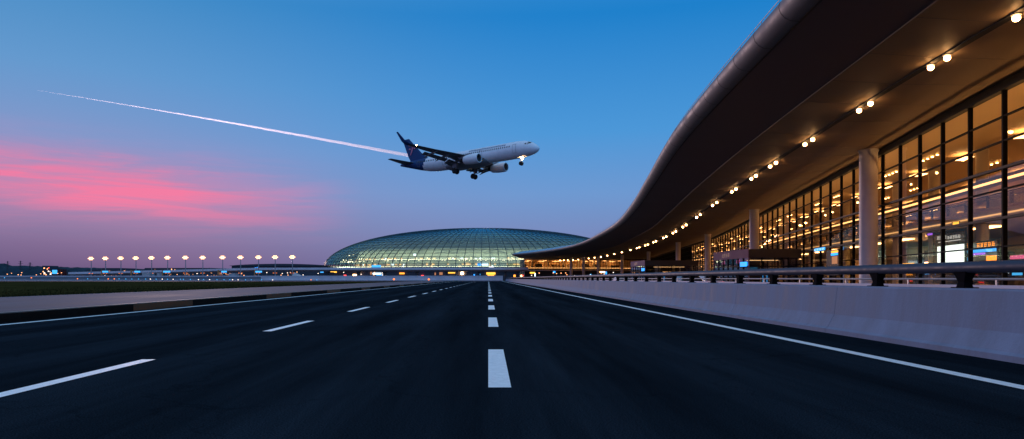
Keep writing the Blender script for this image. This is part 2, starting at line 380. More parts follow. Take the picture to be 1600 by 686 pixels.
# ------------------------------------------------------------------ roadside barrier with handrail
def barrier(x, y0, y1, prof, name, m, seg=6.0):
    bm = MB(); y = y0
    while y < y1-.1:
        ye = min(y+seg, y1); g = .006
        vs = [(x+px, yy, pz) for yy in (y+g, ye-g) for px, pz in prof]; n = len(prof)
        fs = [(k, (k+1) % n, n+(k+1) % n, n+k) for k in range(n)]
        fs += [tuple(range(n-1,-1,-1)), tuple(range(n, 2*n))]
        bm.add(vs, fs); y = ye
    return bm.build(name, m, bevel=0)
b1 = barrier(7.4, -15, 299, [(0,.0),(.0,.09),(.06,.13),(.20,.40),(.27,1.0),(.30,1.03),(.60,1.03),(.63,1.0),(.75,.0)], 'concrete_barrier', 'concrete', 6.0)
tag(b1, 'long pale concrete roadside barrier carrying a thick dark handrail on its top', 'barrier')
MB().tube([(7.86,-15,1.37),(7.86,150,1.37),(7.86,299,1.37)], .095, 20, sx=1.25).build('handrail', 'rail_paint', b1, smooth=True)
pp = MB()
vs = [(-.07,-.10,0),(.09,-.10,0),(.09,.10,0),(-.07,.10,0), (-.05,-.075,.10),(.07,-.075,.10),(.07,.075,.10),(-.05,.075,.10), (-.08,-.15,.27),(.10,-.15,.27),(.10,.15,.27),(-.08,.15,.27)]
pp.add(vs, [(3,2,1,0),(0,1,5,4),(1,2,6,5),(2,3,7,6),(3,0,4,7),(4,5,9,8),(5,6,10,9),(6,7,11,10),(7,4,8,11),(8,9,10,11)])
pp.box(-.12,.14,-.15,.15,0,.015)
post = None
for k in range(98):
    if post is None: post = pp.build('rail_post', 'post_paint', b1)
    else: q = post.copy(); C.objects.link(q); post_ = q; q.parent = b1
    (post if k == 0 else q).location = (7.86, 1.2+2.52*k, 1.03)
b2 = barrier(13.9, 2, 290, [(0,0),(.1,.35),(.14,1.0),(.36,1.0),(.4,.35),(.5,0)], 'concrete_barrier', 'concrete_far', 8.0)
tag(b2, 'second lower concrete barrier behind the roadside one, with a thin metal rail', 'barrier')
MB().tube([(14.15,2,1.17),(14.15,290,1.17)], .035, 8).build('handrail', 'galv', b2, smooth=True)
post = None
for k in range(72):
    o = MB().box(-.02,.02,-.03,.03,0,.15).build('rail_post', 'galv', b2) if k == 0 else post.copy()
    if k == 0: post = o
    else: C.objects.link(o); o.parent = b2
    o.location = (14.15, 3+4*k, 1.0)

# ------------------------------------------------------------------ terminal canopy: four guide lines
ST = [ # rim, crease, lamp line, facade line
 ((9.5,-15),(12.8,-15),(16.0,-15),(19.8,-15)),
 ((10.4,10),(14.2,10),(17.6,10),(21.3,10)),
 ((11.7,29),(16.3,29),(19.4,29),(24.4,29.7)),
 ((13.7,50),(18.9,50),(22.4,50),(29.1,50)),
 ((17.2,74),(22.4,74),(26.3,74),(34.4,74)),
 ((21.0,100),(26.6,100),(31.0,100),(40.1,100)),
 ((24.8,132),(31.5,132),(36.6,132),(47.1,132)),
 ((26.9,165),(35,166),(41.4,166),(53.5,165)),
 ((28.1,203),(38.2,204),(45.2,204),(59.2,204)),
 ((27.3,232),(38,235),(46.8,235),(64.2,236)),
 ((25.0,253),(36.2,260),(47.6,262),(70,274)),
 ((21.3,273),(33,283),(47.4,289),(76,316)),
 ((17.4,289),(28.5,300),(45,313),(78,353)),
 ((14.0,300),(24,311),(41,332),(58,349)),
 ((12.0,305),(19,316),(34,341),(38,346)),
 ((10.7,309),(14,318),(19.5,336),(18.4,345)),
]
NS = len(ST)-1
def cr(p0, p1, p2, p3, t):
    # centripetal-ish Catmull-Rom in 2D
    def d(a, b): return max(((a[0]-b[0])**2+(a[1]-b[1])**2)**.25, 1e-4)
    t0 = 0; t1 = t0+d(p0,p1); t2 = t1+d(p1,p2); t3 = t2+d(p2,p3); T = t1+(t2-t1)*t
    def lp(a, b, ta, tb): return tuple(((tb-T)*a[i]+(T-ta)*b[i])/(tb-ta) for i in (0,1))
    A1 = lp(p0,p1,t0,t1); A2 = lp(p1,p2,t1,t2); A3 = lp(p2,p3,t2,t3)
    B1 = lp(A1,A2,t0,t2); B2 = lp(A2,A3,t1,t3); return lp(B1,B2,t1,t2)
def guide(k, u):
    u = min(max(u, 0), NS); i = min(int(u), NS-1); t = u-i
    P = [ST[j][k] for j in range(NS+1)]
    p0 = P[i-1] if i > 0 else (2*P[0][0]-P[1][0], 2*P[0][1]-P[1][1])
    p3 = P[i+2] if i+2 <= NS else (2*P[NS][0]-P[NS-1][0], 2*P[NS][1]-P[NS-1][1])
    return cr(p0, P[i], P[i+1], p3, t)
ZR, ZG, ZC = H+11., H+10.16, H+9.75
def zl(u): return H+9.5-.28*max(0, min(1, (u-8)/5))
def zf(u): return H+9.6+.35*max(0, min(1, (u-8)/4))
def G(k, u, z): x, y = guide(k, u); return Vector((x, y, z))
US = [NS*i/240 for i in range(241)]
def inward(k, u):
    a = Vector(guide(k, u-.02)); b = Vector(guide(k, u+.02)); d = (b-a).normalized(); return Vector((d.y, -d.x, 0))

term = empty('terminal_building', (30, 60, 0))
tag(term, 'large glass fronted terminal under a sweeping wave shaped canopy with warm downlights', 'terminal')
def tb(bm, name, m=None, **k):
    o = bm.build(name, m, term, **k); o.matrix_parent_inverse = term.matrix_basis.inverted(); return o
def sub(bm, name, par, m=None, **k): return bm.build(name, m, par, **k)
# soffits
rows_o = []; rows_i = []; rows_f = []; rows_t = []
for u in US:
    r = G(0, u, ZG); n = inward(0, u); c = G(1, u, ZC); l = G(2, u, zl(u)); f = G(3, u, zf(u)); nf = inward(3, u)
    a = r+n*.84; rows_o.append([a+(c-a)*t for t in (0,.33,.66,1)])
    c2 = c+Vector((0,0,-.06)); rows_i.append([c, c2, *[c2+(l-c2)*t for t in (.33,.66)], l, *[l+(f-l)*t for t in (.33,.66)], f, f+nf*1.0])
    prof = [(.35,0.06),(.12,0.03),(0,-.08),(-.04,-.28),(.03,-.50),(.18,-.68),(.40,-.80),(.74,-.84)]
    R = G(0, u, ZR); rows_f.append([R+n*p+Vector((0,0,q)) for p, q in prof])
    ff = f+nf*2; ff.z = ZR+2.2
    rows_t.append([R+n*.35+Vector((0,0,.06)), R+n*2.5+Vector((0,0,.75)), R+n*6+Vector((0,0,1.5)), (R+n*6)*.5+ff*.5+Vector((0,0,1.1)), ff, ff+nf*26])
roof = tb(MB().grid(rows_t), 'roof', 'roof_metal', smooth=True)
fmb = MB().grid([r[::-1] for r in rows_f], 'fascia')
sub(MB().grid([[r[0],r[1]] for r in [[G(0,u,ZG-.02)+inward(0,u)*.72, G(0,u,ZG+.02)+inward(0,u)*.88] for u in US]]), 'shadow_groove', roof, 'groove')
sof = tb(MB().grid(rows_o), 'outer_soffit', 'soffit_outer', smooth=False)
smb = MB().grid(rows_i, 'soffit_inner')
# panel joints in the fascia and the soffit
def joints(step, k):
    acc = 0; prev = None; res = []
    for i in range(4001):
        u = NS*i/4000; p = Vector(guide(k, u))
        if prev is not None: acc += (p-prev).length
        prev = p
        if acc >= step: res.append(u); acc = 0
    return res
bj = fmb
for u in joints(3.2, 0):
    if guide(0, u)[1] > 190: break
    R = G(0, u, ZR); n = inward(0, u); prof = [(.12,0.035),(-.008,-.08),(-.046,-.28),(.022,-.505),(.176,-.686),(.40,-.808),(.74,-.848)]
    for (a0, b0), (a1, b1_) in zip(prof, prof[1:]): bj.beam(R+n*a0+Vector((0,0,b0)), R+n*a1+Vector((0,0,b1_)), .018, .006, 'groove')
fas = sub(bj, 'fascia', roof, None, smooth=True)
bs = smb
for u in joints(4.0, 2):
    if guide(2, u)[1] > 200: break
    c = G(1, u, ZC-.06); l = G(2, u, zl(u)); f = G(3, u, zf(u)); e = Vector((0,0,-.004))
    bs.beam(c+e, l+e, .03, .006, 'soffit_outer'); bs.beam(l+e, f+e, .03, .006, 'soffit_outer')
soi = tb(bs, 'inner_soffit', None, smooth=True)
# roof edge cable rail
br = MB(); pts = [G(0, u, ZR+.40)+inward(0,u)*.3 for u in US if guide(0,u)[1] < 180]
br.tube(pts, .02, 6)
for u in joints(3.2, 0):
    if guide(0, u)[1] > 180: break
    p = G(0, u, ZR)+inward(0,u)*.3; br.beam(p, p+Vector((0,0,.40)), .03, .03)
sub(br, 'edge_rail', roof, 'galv')
# lamp channel
bc = MB()
ch = [[G(2,u,zl(u)-.05)-inward(2,u)*.16, G(2,u,zl(u)-.05)+inward(2,u)*.16] for u in US]
bc.grid(ch); 
for sgn in (-1, 1): bc.grid([[G(2,u,zl(u)-.05)+inward(2,u)*.16*sgn, G(2,u,zl(u)+.05)+inward(2,u)*.16*sgn] for u in US])
tb(bc, 'lamp_channel', 'groove')

# lamps: measured places on the lamp line (photo columns), always pairs near by
LX = [1587,1480,1454,1360,1342,1270,1258,1212.5,1203.5,1181,1174,1150,1143.5,1120,1113.5,1094,1088.5,1072,1067,1056,1051.5,1041,1036.5,1025,1021,1012,1008,999,995,985,971.5,960,949,939,929,920,912,903.5,895.6,887,881,875]
def lamp_u(x):
    t = (x-CX)/F_PX; lo, hi = 1.2, NS-.05; best = None
    for i in range(3000):
        u = 1.2+(NS-.9-1.2)*i/2999; X, Y = guide(2, u); e = abs(X/Y-t)
        if best is None or e < best[0]: best = (e, u)
    return best[1]
lm = None
for x in [1740, 1712]+LX:
    u = lamp_u(x); p = G(2, u, zl(u)-.06)
    if lm is None:
        b = MB(); b.lathe([(.17,.05),(.17,-.03),(.14,-.04),(.12,-.03)], 20)
        hs = tb(b, 'downlight', 'galv', smooth=True)
        b = MB(); b.lathe([(0,-.03),(.09,-.05),(.12,-.09),(.128,-.14),(.11,-.20),(.06,-.24),(0,-.255)], 20); sub(b, 'lamp', hs, 'lamp_warm', smooth=True)
        lm = hs; o = hs
    else:
        o = lm.copy(); C.objects.link(o); o.parent = term
        for c_ in kids(lm): c2 = c_.copy(); C.objects.link(c2); c2.parent = o
    s_ = 1.0 if p.y < 100 else (1.25 if p.y < 220 else 1.5)
    o.location = p; o.scale = (s_, s_, s_)
    o.matrix_parent_inverse = term.matrix_basis.inverted()

# ------------------------------------------------------------------ facade bays
TZ = [2.75, 4.15, 5.55, 6.6, 7.9, 9.1]
fu = []                                   # facade samples by arc length
prev = None; acc = 0
for i in range(20001):
    u = NS*i/20000; p = Vector(guide(3, u))
    if prev is not None: acc += (p-prev).length
    prev = p
    if p.y < -2 and not fu: acc = 0; continue
    if not fu: fu.append(u); acc = 0; continue
    step = 3.55 if p.y < 196 else 4.6
    if acc >= step: fu.append(u); acc = 0
fu.append(NS)
for i, (u0, u1) in enumerate(zip(fu, fu[1:])):
    a = G(3,u0,0); b = G(3,u1,0); Yc = (a.y+b.y)/2; za, zb = zf(u0), zf(u1)
    far = Yc > 196; back = u1 > 12.2
    z0 = 5.4 if back else .12
    d = (b-a).normalized(); n = Vector((d.y,-d.x,0))
    g = MB().add([a+Vector((0,0,z0)), b+Vector((0,0,z0)), b+Vector((0,0,zb)), a+Vector((0,0,za))], [(3,2,1,0)])
    # pane slightly tilted, as real glazing is
    bay = tb(g, 'window_bay', 'facade_glass')
    fr = MB()
    fr.beam(a+Vector((0,0,z0)), a+Vector((0,0,za)), .15, .20, 'mullion', up=n)
    for z in TZ:
        if z < z0: continue
        w_ = .07 if z not in (6.6, 4.15) else .13
        fr.beam(a+Vector((0,0,z)), b+Vector((0,0,z)), .16+ (w_-.07), w_, 'transom' if z in (6.6, 4.15) else 'mullion')
    if far:
        for t in (.34,.67): q = a+(b-a)*t; fr.beam(q+Vector((0,0,z0)), q+Vector((0,0,za)), .1, .22, 'mullion', up=n)
    else:
        pass
    fr.beam(a+Vector((0,0,za-.22)), b+Vector((0,0,zb-.22)), .36, .44, 'groove')
    fr.beam(a+Vector((0,0,z0-.06)), b+Vector((0,0,z0-.06)), .40, .2, 'mullion')
    sub(fr, 'frame', bay)
# interior: floors, ceiling, back wall
INN = [u for u in US if guide(3,u)[1] > -14]
def off(u, dd, z): return G(3,u,z)+inward(3,u)*dd
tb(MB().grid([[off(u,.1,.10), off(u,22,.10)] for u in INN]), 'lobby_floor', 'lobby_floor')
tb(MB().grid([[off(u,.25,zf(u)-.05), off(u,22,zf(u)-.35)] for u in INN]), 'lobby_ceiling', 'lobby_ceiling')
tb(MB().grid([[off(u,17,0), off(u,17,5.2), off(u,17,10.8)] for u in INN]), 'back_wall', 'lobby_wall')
mz = MB()
mz.grid([[off(u,5.5,5.15), off(u,5.5,5.75), off(u,22,5.75)] for u in INN]); mz.grid([[off(u,5.5,5.15), off(u,22,5.15)] for u in INN])
mezz = tb(mz, 'mezzanine', 'white_panel')
bg_ = MB()
bg_.grid([[off(u,5.6,5.75), off(u,5.6,6.75)] for u in INN])
sub(bg_, 'balustrade', mezz, 'vestibule_glass')
bt = MB(); bt.tube([off(u,5.6,6.8) for u in INN], .04, 6); sub(bt, 'balustrade_rail', mezz, 'transom')
bl = MB(); bl.grid([[off(u,5.42,5.36), off(u,5.42,5.46)] for u in INN]); sub(bl, 'light_strip', mezz, 'strip_soft')
# long warm cove light under ceiling, set back
bl = MB(); bl.grid([[off(u,1.6,6.42), off(u,1.6,6.56)] for u in INN])
cv = tb(bl, 'cove_light', 'strip_warm')
bl = MB(); bl.grid([[off(u,1.64,6.75), off(u,1.61,6.75), off(u,1.61,6.35), off(u,2.1,6.35), off(u,2.1,6.75), off(u,2.07,6.75)] for u in INN]); sub(bl, 'fill_trough', cv, 'lobby_ceiling')  # trough added to hide the fill strip from below
UN = [u for u in INN if guide(3,u)[1] < 170 and u < 9]; UF = [u for u in INN if u >= (UN[-1] if UN else 0)]
for us_, m_ in ((UN,'fill_uplight'),(UF,'fill_uplight_far')): bl = MB(); bl.grid([[off(u,1.66,6.55), off(u,2.05,6.55)] for u in us_]); sub(bl, 'fill_uplight', cv, m_)  # unseen emitters added in the trough to warm the ceiling
# wall modules: shops and pale/dark wall panels behind the glazing, varied
arc = []; prev = None; acc = 0
for i in range(8001):
    u = NS*i/8000; p = Vector(guide(3,u))
    if p.y < 2: continue
    if prev is not None: acc += (p-prev).length
    prev = p
    if acc > 8.4 or not arc: arc.append(u); acc = 0
rnd = random.Random(5)
def frame_at(u, dd, z=0):
    o = off(u, dd, z); n = inward(3,u); t = Vector((-n.y, n.x, 0)) # along +path
    return Matrix(((t.x, n.x, 0, o.x), (t.y, n.y, 0, o.y), (0,0,1,o.z), (0,0,0,1)))
for i, u in enumerate(arc):
    mt = frame_at(u, 0)
    # interior column
    cbm = MB(); p = off(u, 7.0, 0); cbm.lathe([(.42,.1),(.42,10.7)], 16, org=(p.x,p.y,0)); tb(cbm, 'interior_column', 'white_panel', smooth=True)
    # shop / counter block on ground and on mezzanine
    s = MB(); wdt = rnd.uniform(3.5,6.5); x0 = rnd.uniform(0.8,2.0)
    s.box(x0, x0+wdt, 12, 16, .1, rnd.uniform(3.0,4.2), 'lobby_dark' if rnd.random() < .6 else 'lobby_wall', mt)
    s.box(x0+.3, x0+wdt-.3, 11.9, 11.97, 2.2, 2.9, rnd.choice(['lobby_panel','lobby_panel','yellow_led','lobby_dark','cyan_led']), mt)
    tb(s, 'shop_unit')
    s = MB(); x1 = rnd.uniform(.5,3)
    s.box(x1, x1+rnd.uniform(2.5,4.5), 9.5, 13, 5.76, rnd.uniform(7.6,9.2), rnd.choice(['white_panel','lobby_wall','lobby_dark']), mt)
    tb(s, 'upper_wall_panel')
    # ceiling panel lights: two levels
    for dd, zz, ww in ((8.0, 5.10, 3.4), (6.0, 10.35, 1.6), (14.5, 10.22, 3.0)):
        b = MB(); b.box(1.0, 1.0+ww, dd, dd+.9, zz-.05, zz, 'lobby_panel', mt); tb(b, 'ceiling_light')
    # rows of ceiling spots
    b = MB()
    for dd, ks in ((4.5, (0,.9,1.8,2.7)), (10.5, (3.6,4.5,5.4))):
        if (i+(dd > 5)) % 3 == 2: continue
        for k in ks:
            q = mt @ Vector((1.2+k, dd, zf(u)-.12-dd*.014)); b.lathe([(.085,0),(.085,-.05),(0,-.07)], 10, org=q)
    if i < 30 and b.v: tb(b, 'spot_row', 'lobby_spot', smooth=True)
# lower recess of far wing: dark wall with columns
bw = MB(); UB = [u for u in US if u > 12.0]
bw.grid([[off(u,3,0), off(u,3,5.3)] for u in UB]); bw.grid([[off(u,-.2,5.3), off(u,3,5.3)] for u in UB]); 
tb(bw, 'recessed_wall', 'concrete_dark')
bw = MB(); bw.grid([[off(u,-.25,5.0), off(u,-.25,5.38), off(u,.3,5.38)] for u in UB]); tb(bw, 'slab_edge', 'concrete_far')
e0 = off(NS,0,0); tb(MB().add([G(3,NS,0), off(NS,24,0), off(NS,24,10.8), G(3,NS,10.9)], [(0,1,2,3)]), 'end_wall', 'dark_building')

# ------------------------------------------------------------------ forecourt columns
cols = [(28.4,51),(37.0,95),(47.6,148),(50.2,180.5),(57.4,244.5),(54.6,278.5),(47.5,294.5),(42.6,305),(38.1,314)]
clab = ['nearest and largest white round column under the canopy','white round column rising behind the nearer pink entrance vestibule',
 'third white round column from the right, between the two vestibules','white round column right of the farther pink entrance vestibule',
 'thin far column seen just above the farther vestibule roof','far white column left of the farther vestibule',
 'third column from the left in the far row under the canopy','second column from the left in the far row under the canopy','leftmost far white column under the canopy tip']
for (x, y), lb in zip(cols, clab):
    b = MB(); b.lathe([(.75,0),(.75,.12),(.63,.16),(.625,.9),(.625,10.55),(.70,10.68),(.70,10.9)], 32)
    o = b.build('canopy_column', 'column', None, smooth=True, loc=(x, y, .0)); tag(o, lb, 'column', 'round columns carrying the canopy')

# ------------------------------------------------------------------ vestibules
def glyphs(bm, o, ex, ez, w, h, n, m=None, seed=1):
    "row of n small stroke-built characters, ex along, ez up, from lower-left corner o"
    r = random.Random(seed); cw = w/n; nrm = ex.cross(ez)
    for i in range(n):
        c0 = o+ex*(i*cw+cw*.08); W = cw*.8
        for k in range(3): z = h*(.08+.4*k+r.uniform(-.04,.04)); bm.beam(c0+ez*z, c0+ex*(W*r.uniform(.7,1))+ez*z, h*.03, h*.11, m, up=ez)
        for k in range(2): x = W*(.22+.5*k+r.uniform(-.1,.1)); bm.beam(c0+ex*x+ez*(h*.05), c0+ex*x+ez*(h*r.uniform(.7,.95)), h*.03, h*.11, m, up=ex)
def vestibule(x0, x1, y0, y1, top, label, nb):
    v = empty('entrance_vestibule', (x0, y0, 0)); tag(v, label, 'vestibule', 'entrance vestibules')
    Lx, Ly = x1-x0, y1-y0; fb = top-.95
    MB().box(0,Lx,0,Ly,fb,top,'lobby_dark').box(-.05,-.002,-.05,Ly+.05,fb-.02,top+.03,'fascia_sky_tint').build('roof_fascia', None, v)
    # roof-face lettering
    g = MB(); glyphs(g, Vector((-.07,Ly*.72,fb+.25)), Vector((0,-1,0)), Vector((0,0,1)), Ly*.22, .45, 4, 'gantry_orange', 3); g.build('lettering', None, v)
    MB().add([(0.05,0,.1),(0.05,Ly,.1),(0.05,Ly,fb),(0.05,0,fb)], [(3,2,1,0)]).build('front_glass', 'vestibule_glass', v)
    MB().add([(0,0.05,.1),(Lx,0.05,.1),(Lx,0.05,fb),(0,0.05,fb)], [(0,1,2,3)]).build('side_glass', 'vestibule_glass', v)
    f = MB()
    for k in range(nb+1): yy = Ly*k/nb; f.box(-.04,.08,yy-.06,yy+.06,0,fb, 'fascia_sky_tint' if k in (0,nb) else 'mullion')
    f.box(-.03,.07,0,Ly,2.5,2.6,'mullion')
    for k in range(1,4): xx = Lx*k/4; f.box(xx-.05,xx+.05,-.02,.08,0,fb,'mullion')
    f.box(0.1,Lx,-.02,.08,2.45,2.55,'mullion')
    f.build('door_frame', None, v)
    MB().box(.4,Lx,Ly-.1,Ly,.0,fb,'lobby_dark').build('rear_wall', None, v)
    MB().box(.5,Lx-.2,.6,Ly-.4,fb-.12,fb-.04,'lobby_dark').box(Lx*.3,Lx*.9,Ly*.4,Ly*.46,fb-.2,fb-.14,'strip_warm').build('ceiling', None, v)
    s = MB(); s.box(-.10,-.06,Ly*.03,Ly*.2,fb-.95,fb-.45,'blue_led'); glyphs(s, Vector((-.115,Ly*.19,fb-.85)), Vector((0,-1,0)), Vector((0,0,1)), Ly*.14, .3, 4, 'sign_text', 8)
    s.build('blue_sign', None, v)
    s = MB()
    for k in range(nb-1):
        yy = Ly*(k+1.1)/nb
        if k < nb: s.box(.3,.34,yy,yy+Ly/nb*.7,fb-.55,fb-.12,'pink_led' if k % 3 == 1 else 'red_roof')
    s.build('ticker_panel', None, v)
    s = MB(); s.box(Lx*.28,Lx*.30,.3,.34,.3,1.9,'cyan_led').box(Lx*.36,Lx*.38,.3,.34,.3,1.9,'cyan_led').build('light_post', None, v)
    return v
vestibule(28.6,34.4,75,86.5,4.42,'nearer glass entrance vestibule with pink lit fascia and small blue sign', 7)
vestibule(28.0,37.5,122,134,4.42,'farther, smaller looking glass entrance vestibule with pink fascia under the canopy', 6)

# ------------------------------------------------------------------ lit signs behind the near glazing
def onfac(x, y, dd):
    "point where the sight line meets the plane dd behind the near facade"
    t = (x-CX)/F_PX; best = None
    for i in range(4000):
        u = 1.0+5.0*i/3999; p = off(u, dd, 0); e = abs(p.x/p.y-t)
        if best is None or e < best[0]: best = (e, p, u)
    p = best[1].copy(); p.z = H+(CY-y)/F_PX*p.y; return p
def panel(x0, x1, y0, y1, dd, bm, m, th=.06, flip=None):
    a = onfac(x0, y1, dd); b = onfac(x1, y1, dd); z0 = onfac(x1, y1, dd).z; z1 = onfac(x1, y0, dd).z
    d = Vector((b.x-a.x, b.y-a.y, 0)); Ln = d.length; d.normalize(); mid = (a+b)/2
    a.z = b.z = (z0+z1)/2; bm.beam(a, b, th, z1-z0, m); return Vector((a.x,a.y,z0)), d, Ln, z1-z0
k = MB(); panel(1459,1509,355,444,1.0,k,'screen_black',.12); ks = k.build('advertising_kiosk', None); tag(ks, 'tall black kiosk with a glowing white screen under white lettering behind the glass', 'kiosk')
k = MB(); panel(1465,1506,381,411,.85,k,'white_led',.04); k.build('screen', None, ks)
k = MB(); o_, d_, L_, h_ = panel(1464,1479,366.5,373,.80,k,'white_text',.004); k2 = MB()
glyphs(k2, o_+Vector((0,0,.02)), d_, Vector((0,0,1)), L_, h_-.04, 4, 'white_text', 21)
o_, d_, L_, h_ = panel(1480,1501,365.5,371.5,.80,MB(),'white_text',.004); glyphs(k2, o_+Vector((0,0,.02)), d_, Vector((0,0,1)), L_, h_-.04, 5, 'white_text', 22)
panel(1466,1501,374,374.8,.80,k2,'white_text',.02)
k2.build('lettering', None, ks)
k = MB(); panel(1509.5,1560,374,444,1.2,k,'screen_black',.12); kb_ = k.build('information_board', None); tag(kb_, 'black information board with orange, blue and purple lit rows behind the glass', 'display board')
k = MB()
for (x0,x1,y0,y1,n,m_,sd_) in ((1511,1515.5,380,386,1,'orange_led',1),(1526,1555,377,384,5,'orange_led',2),(1511,1556,386.5,392,8,'cyan_led',3)):
    if m_ == 'cyan_led': panel(1517,1556.5,385.6,392.4,1.12,k,'blue_led',.02)
    o_, d_, L_, h_ = panel(x0,x1,y0,y1,1.05,MB(),'white_text'); glyphs(k, o_, d_, Vector((0,0,1)), L_, h_, n, m_, sd_)
panel(1518,1539,394.5,397.5,1.1,k,'purple_led',.02); panel(1512,1557,398.5,407,1.1,k,'gantry_orange',.02); panel(1541,1557,398.8,406.5,1.05,k,'orange_led',.01)
panel(1511.5,1514,402,407,1.0,k,'cyan_led',.02)
k.build('lit_text', None, kb_)
def led(name, label, x0, x1, y0, y1, m_, dd=1.5, n=0, tm='white_text'):
    k = MB(); panel(x0-.8,x1+.8,y0-.8,y1+.8,dd+.1,k,'screen_black',.1); o = k.build(name, None); tag(o, label, 'sign')
    k = MB(); q = panel(x0,x1,y0,y1,dd,k,m_,.04); k.build('lit_panel', None, o)
    if n: k = MB(); glyphs(k, q[0]+Vector((0,0,q[3]*.2))-inward(3,3)*.05, q[1], Vector((0,0,1)), q[2], q[3]*.6, n, tm, n); k.build('lettering', None, o)
led('lit_sign','small pink lit sign low behind the glass near the right edge',1579,1603,398,404,'pink_led')
led('lit_sign','small purple lit sign left of the white kiosk screen',1449.5,1456.5,364,367,'purple_led',3)
led('lit_sign','yellow lettered hanging sign above the white kiosk',1489,1498,346,351.5,'yellow_led',4)
led('lit_sign','pair of cyan lit boxes seen below the handrail at the right edge',1582,1597,424,430,'cyan_led',1)
led('lit_sign','blue lit sign with white characters hanging inside beside the nearer vestibule',1272.5,1289,386,390.5,'cyan_led',-.8,4)
k = MB(); panel(1293,1312,389,430,-.9,k,'screen_black',.2); ko = k.build('ticket_kiosk', None); tag(ko, 'dark ticket kiosk with an orange and a blue lit strip, left of the nearest column', 'kiosk')
k = MB(); panel(1299,1309,391,394.2,-1.05,k,'orange_led',.03); panel(1298.5,1308.5,395,398.3,-1.05,k,'blue_led',.03); panel(1300,1308,400,412,-1.05,k,'win_dim',.03); k.build('lit_strip', None, ko)

# ------------------------------------------------------------------ glass dome terminal
DY, DA, DB, DZ0, DZH = 455.0, 105.0, 66.0, 7.6, 26.6
DX = -3.8
dome = empty('dome_terminal', (DX, DY, 0)); tag(dome, 'wide low glass dome terminal with a gridded shell, lit from inside, behind the road', 'terminal')
def dp(a, t, s=1., sh=1.): # a azimuth, t elevation param 0..pi/2
    ct = math.cos(t)**.94; return Vector((DA*s*ct*math.cos(a), DB*s*ct*math.sin(a), DZ0+DZH*sh*math.sin(t)))
NA, NT = 132, 20
rows = [[dp(2*PI*k/NA, PI/2*j/NT*.995) for k in range(NA)] for j in range(NT+1)]
MB().grid(rows, close=True).build('glass_shell', 'dome_glass', dome, smooth=False)
b = MB()
def dbeam(p, q, w_, h_, nn_): b.beam(p, q, w_, h_, None, up=nn_)
for j in range(NT+1):
    for k in range(NA):
        a = 2*PI*k/NA; p = rows[j][k]; q = rows[j][(k+1) % NA]
        nn_ = Vector((p.x/DA**2, p.y/DB**2, max(0,(p.z-DZ0))/DZH**2+1e-6)).normalized()
        dbeam(p, q, .22, .22, nn_)
        if j < NT and (j < 15 or k % 2 == 0) and (j < 18 or k % 4 == 0): dbeam(p, rows[j+1][k], .34, .30, nn_)
b.build('lattice_frame', 'dome_frame', dome)
# interior core, floors, lamps
pr = [(0,.80,0),(.02,.80,.0),(.30,.79,.26),(.45,.77,.42),(.5,.70,.50),(.6,.55,.56),(.8,.38,.58),(1,.0,.59)]
rr = [[Vector((DA*s*math.cos(2*PI*k/80), DB*s*math.sin(2*PI*k/80), DZ0+.3+DZH*z)) for k in range(80)] for _, s, z in pr]
MB().grid(rr, close=True).build('interior_hall', 'dome_core', dome, smooth=True)
b = MB(); b.grid([[Vector((DA*s*math.cos(2*PI*k/80), DB*s*math.sin(2*PI*k/80), DZ0+.05)) for k in range(80)] for s in (1.01,.79)], close=True); b.build('floor_slab', 'dome_floor', dome)
b = MB()
for s, z in ((.90,4.4),):
    b.grid([[Vector((DA*ss*math.cos(2*PI*k/80), DB*ss*math.sin(2*PI*k/80), DZ0+zz)) for k in range(80)] for ss, zz in ((.80,z),(s,z),(s,z+.35),(.80,z+.35))], close=True)
b.build('gallery', 'dome_floor', dome)
b = MB()
for s0, s1, zz in ((.90,.93,.5),(.83,.86,4.9)):
    b.grid([[Vector((DA*s*math.cos(2*PI*k/80), DB*s*math.sin(2*PI*k/80), DZ0+zz)) for k in range(80)] for s in (s1,s0)], close=True)
b.build('fill_ring', 'dome_fill', dome)  # ring strips added, mostly out of sight, to brighten the hall
rd = random.Random(3)
b = MB(); bw_ = MB(); bcool = MB()
for k in range(150):
    a = -PI*k/150+rd.uniform(-.01,.01); s = rd.uniform(.82,.88)
    p = Vector((DA*s*math.cos(a), DB*s*math.sin(a), DZ0+rd.choice([4.2,4.2,5.6,8.5])))
    b.lathe([(0,-.16),(.16,-.1),(.18,.1),(0,.16)], 8, org=p)
b.build('gallery_lamps', 'dome_lamp', dome)['kind'] = 'stuff'
for k in range(170):
    a = -PI*rd.random(); s = .803; z = rd.choice([.7,2.1,2.1,5.2,5.4]); w_ = rd.uniform(.4,1.8)
    p = Vector((DA*s*math.cos(a), DB*s*math.sin(a), DZ0+z)); t = Vector((-DA*math.sin(a), DB*math.cos(a), 0)).normalized()
    (bw_ if rd.random() < .82 else bcool).beam(p, p+t*w_, .1, rd.uniform(.5,1.3), None)
bw_.build('lit_windows', 'dome_window', dome)['kind'] = 'stuff'; bcool.build('lit_windows', 'dome_cool', dome)['kind'] = 'stuff'
# large screens
b = MB()
for xp, w_, yp, hh, mm_ in ((588,14,416,3.5,'cyan_led'),(757,12,413,4,'white_led'),(749,6,413,4,'blue_led'),(708,3,405,3,'dome_cool'),(648,4,398,3,'dome_cool'),(728,3,405,2.5,'dome_lamp'),(768,8,417,1.5,'white_text')):
    Yd = 382 if yp > 414 else 400
    p = at(xp, yp, Yd)-Vector((DX,DY,0)); sx = w_*Yd/F_PX/2; sz = hh*Yd/F_PX/2
    b.box(p.x-sx,p.x+sx,p.y-.1,p.y+.1,p.z-sz,p.z+sz,mm_)
b.build('bright_screen', None, dome)
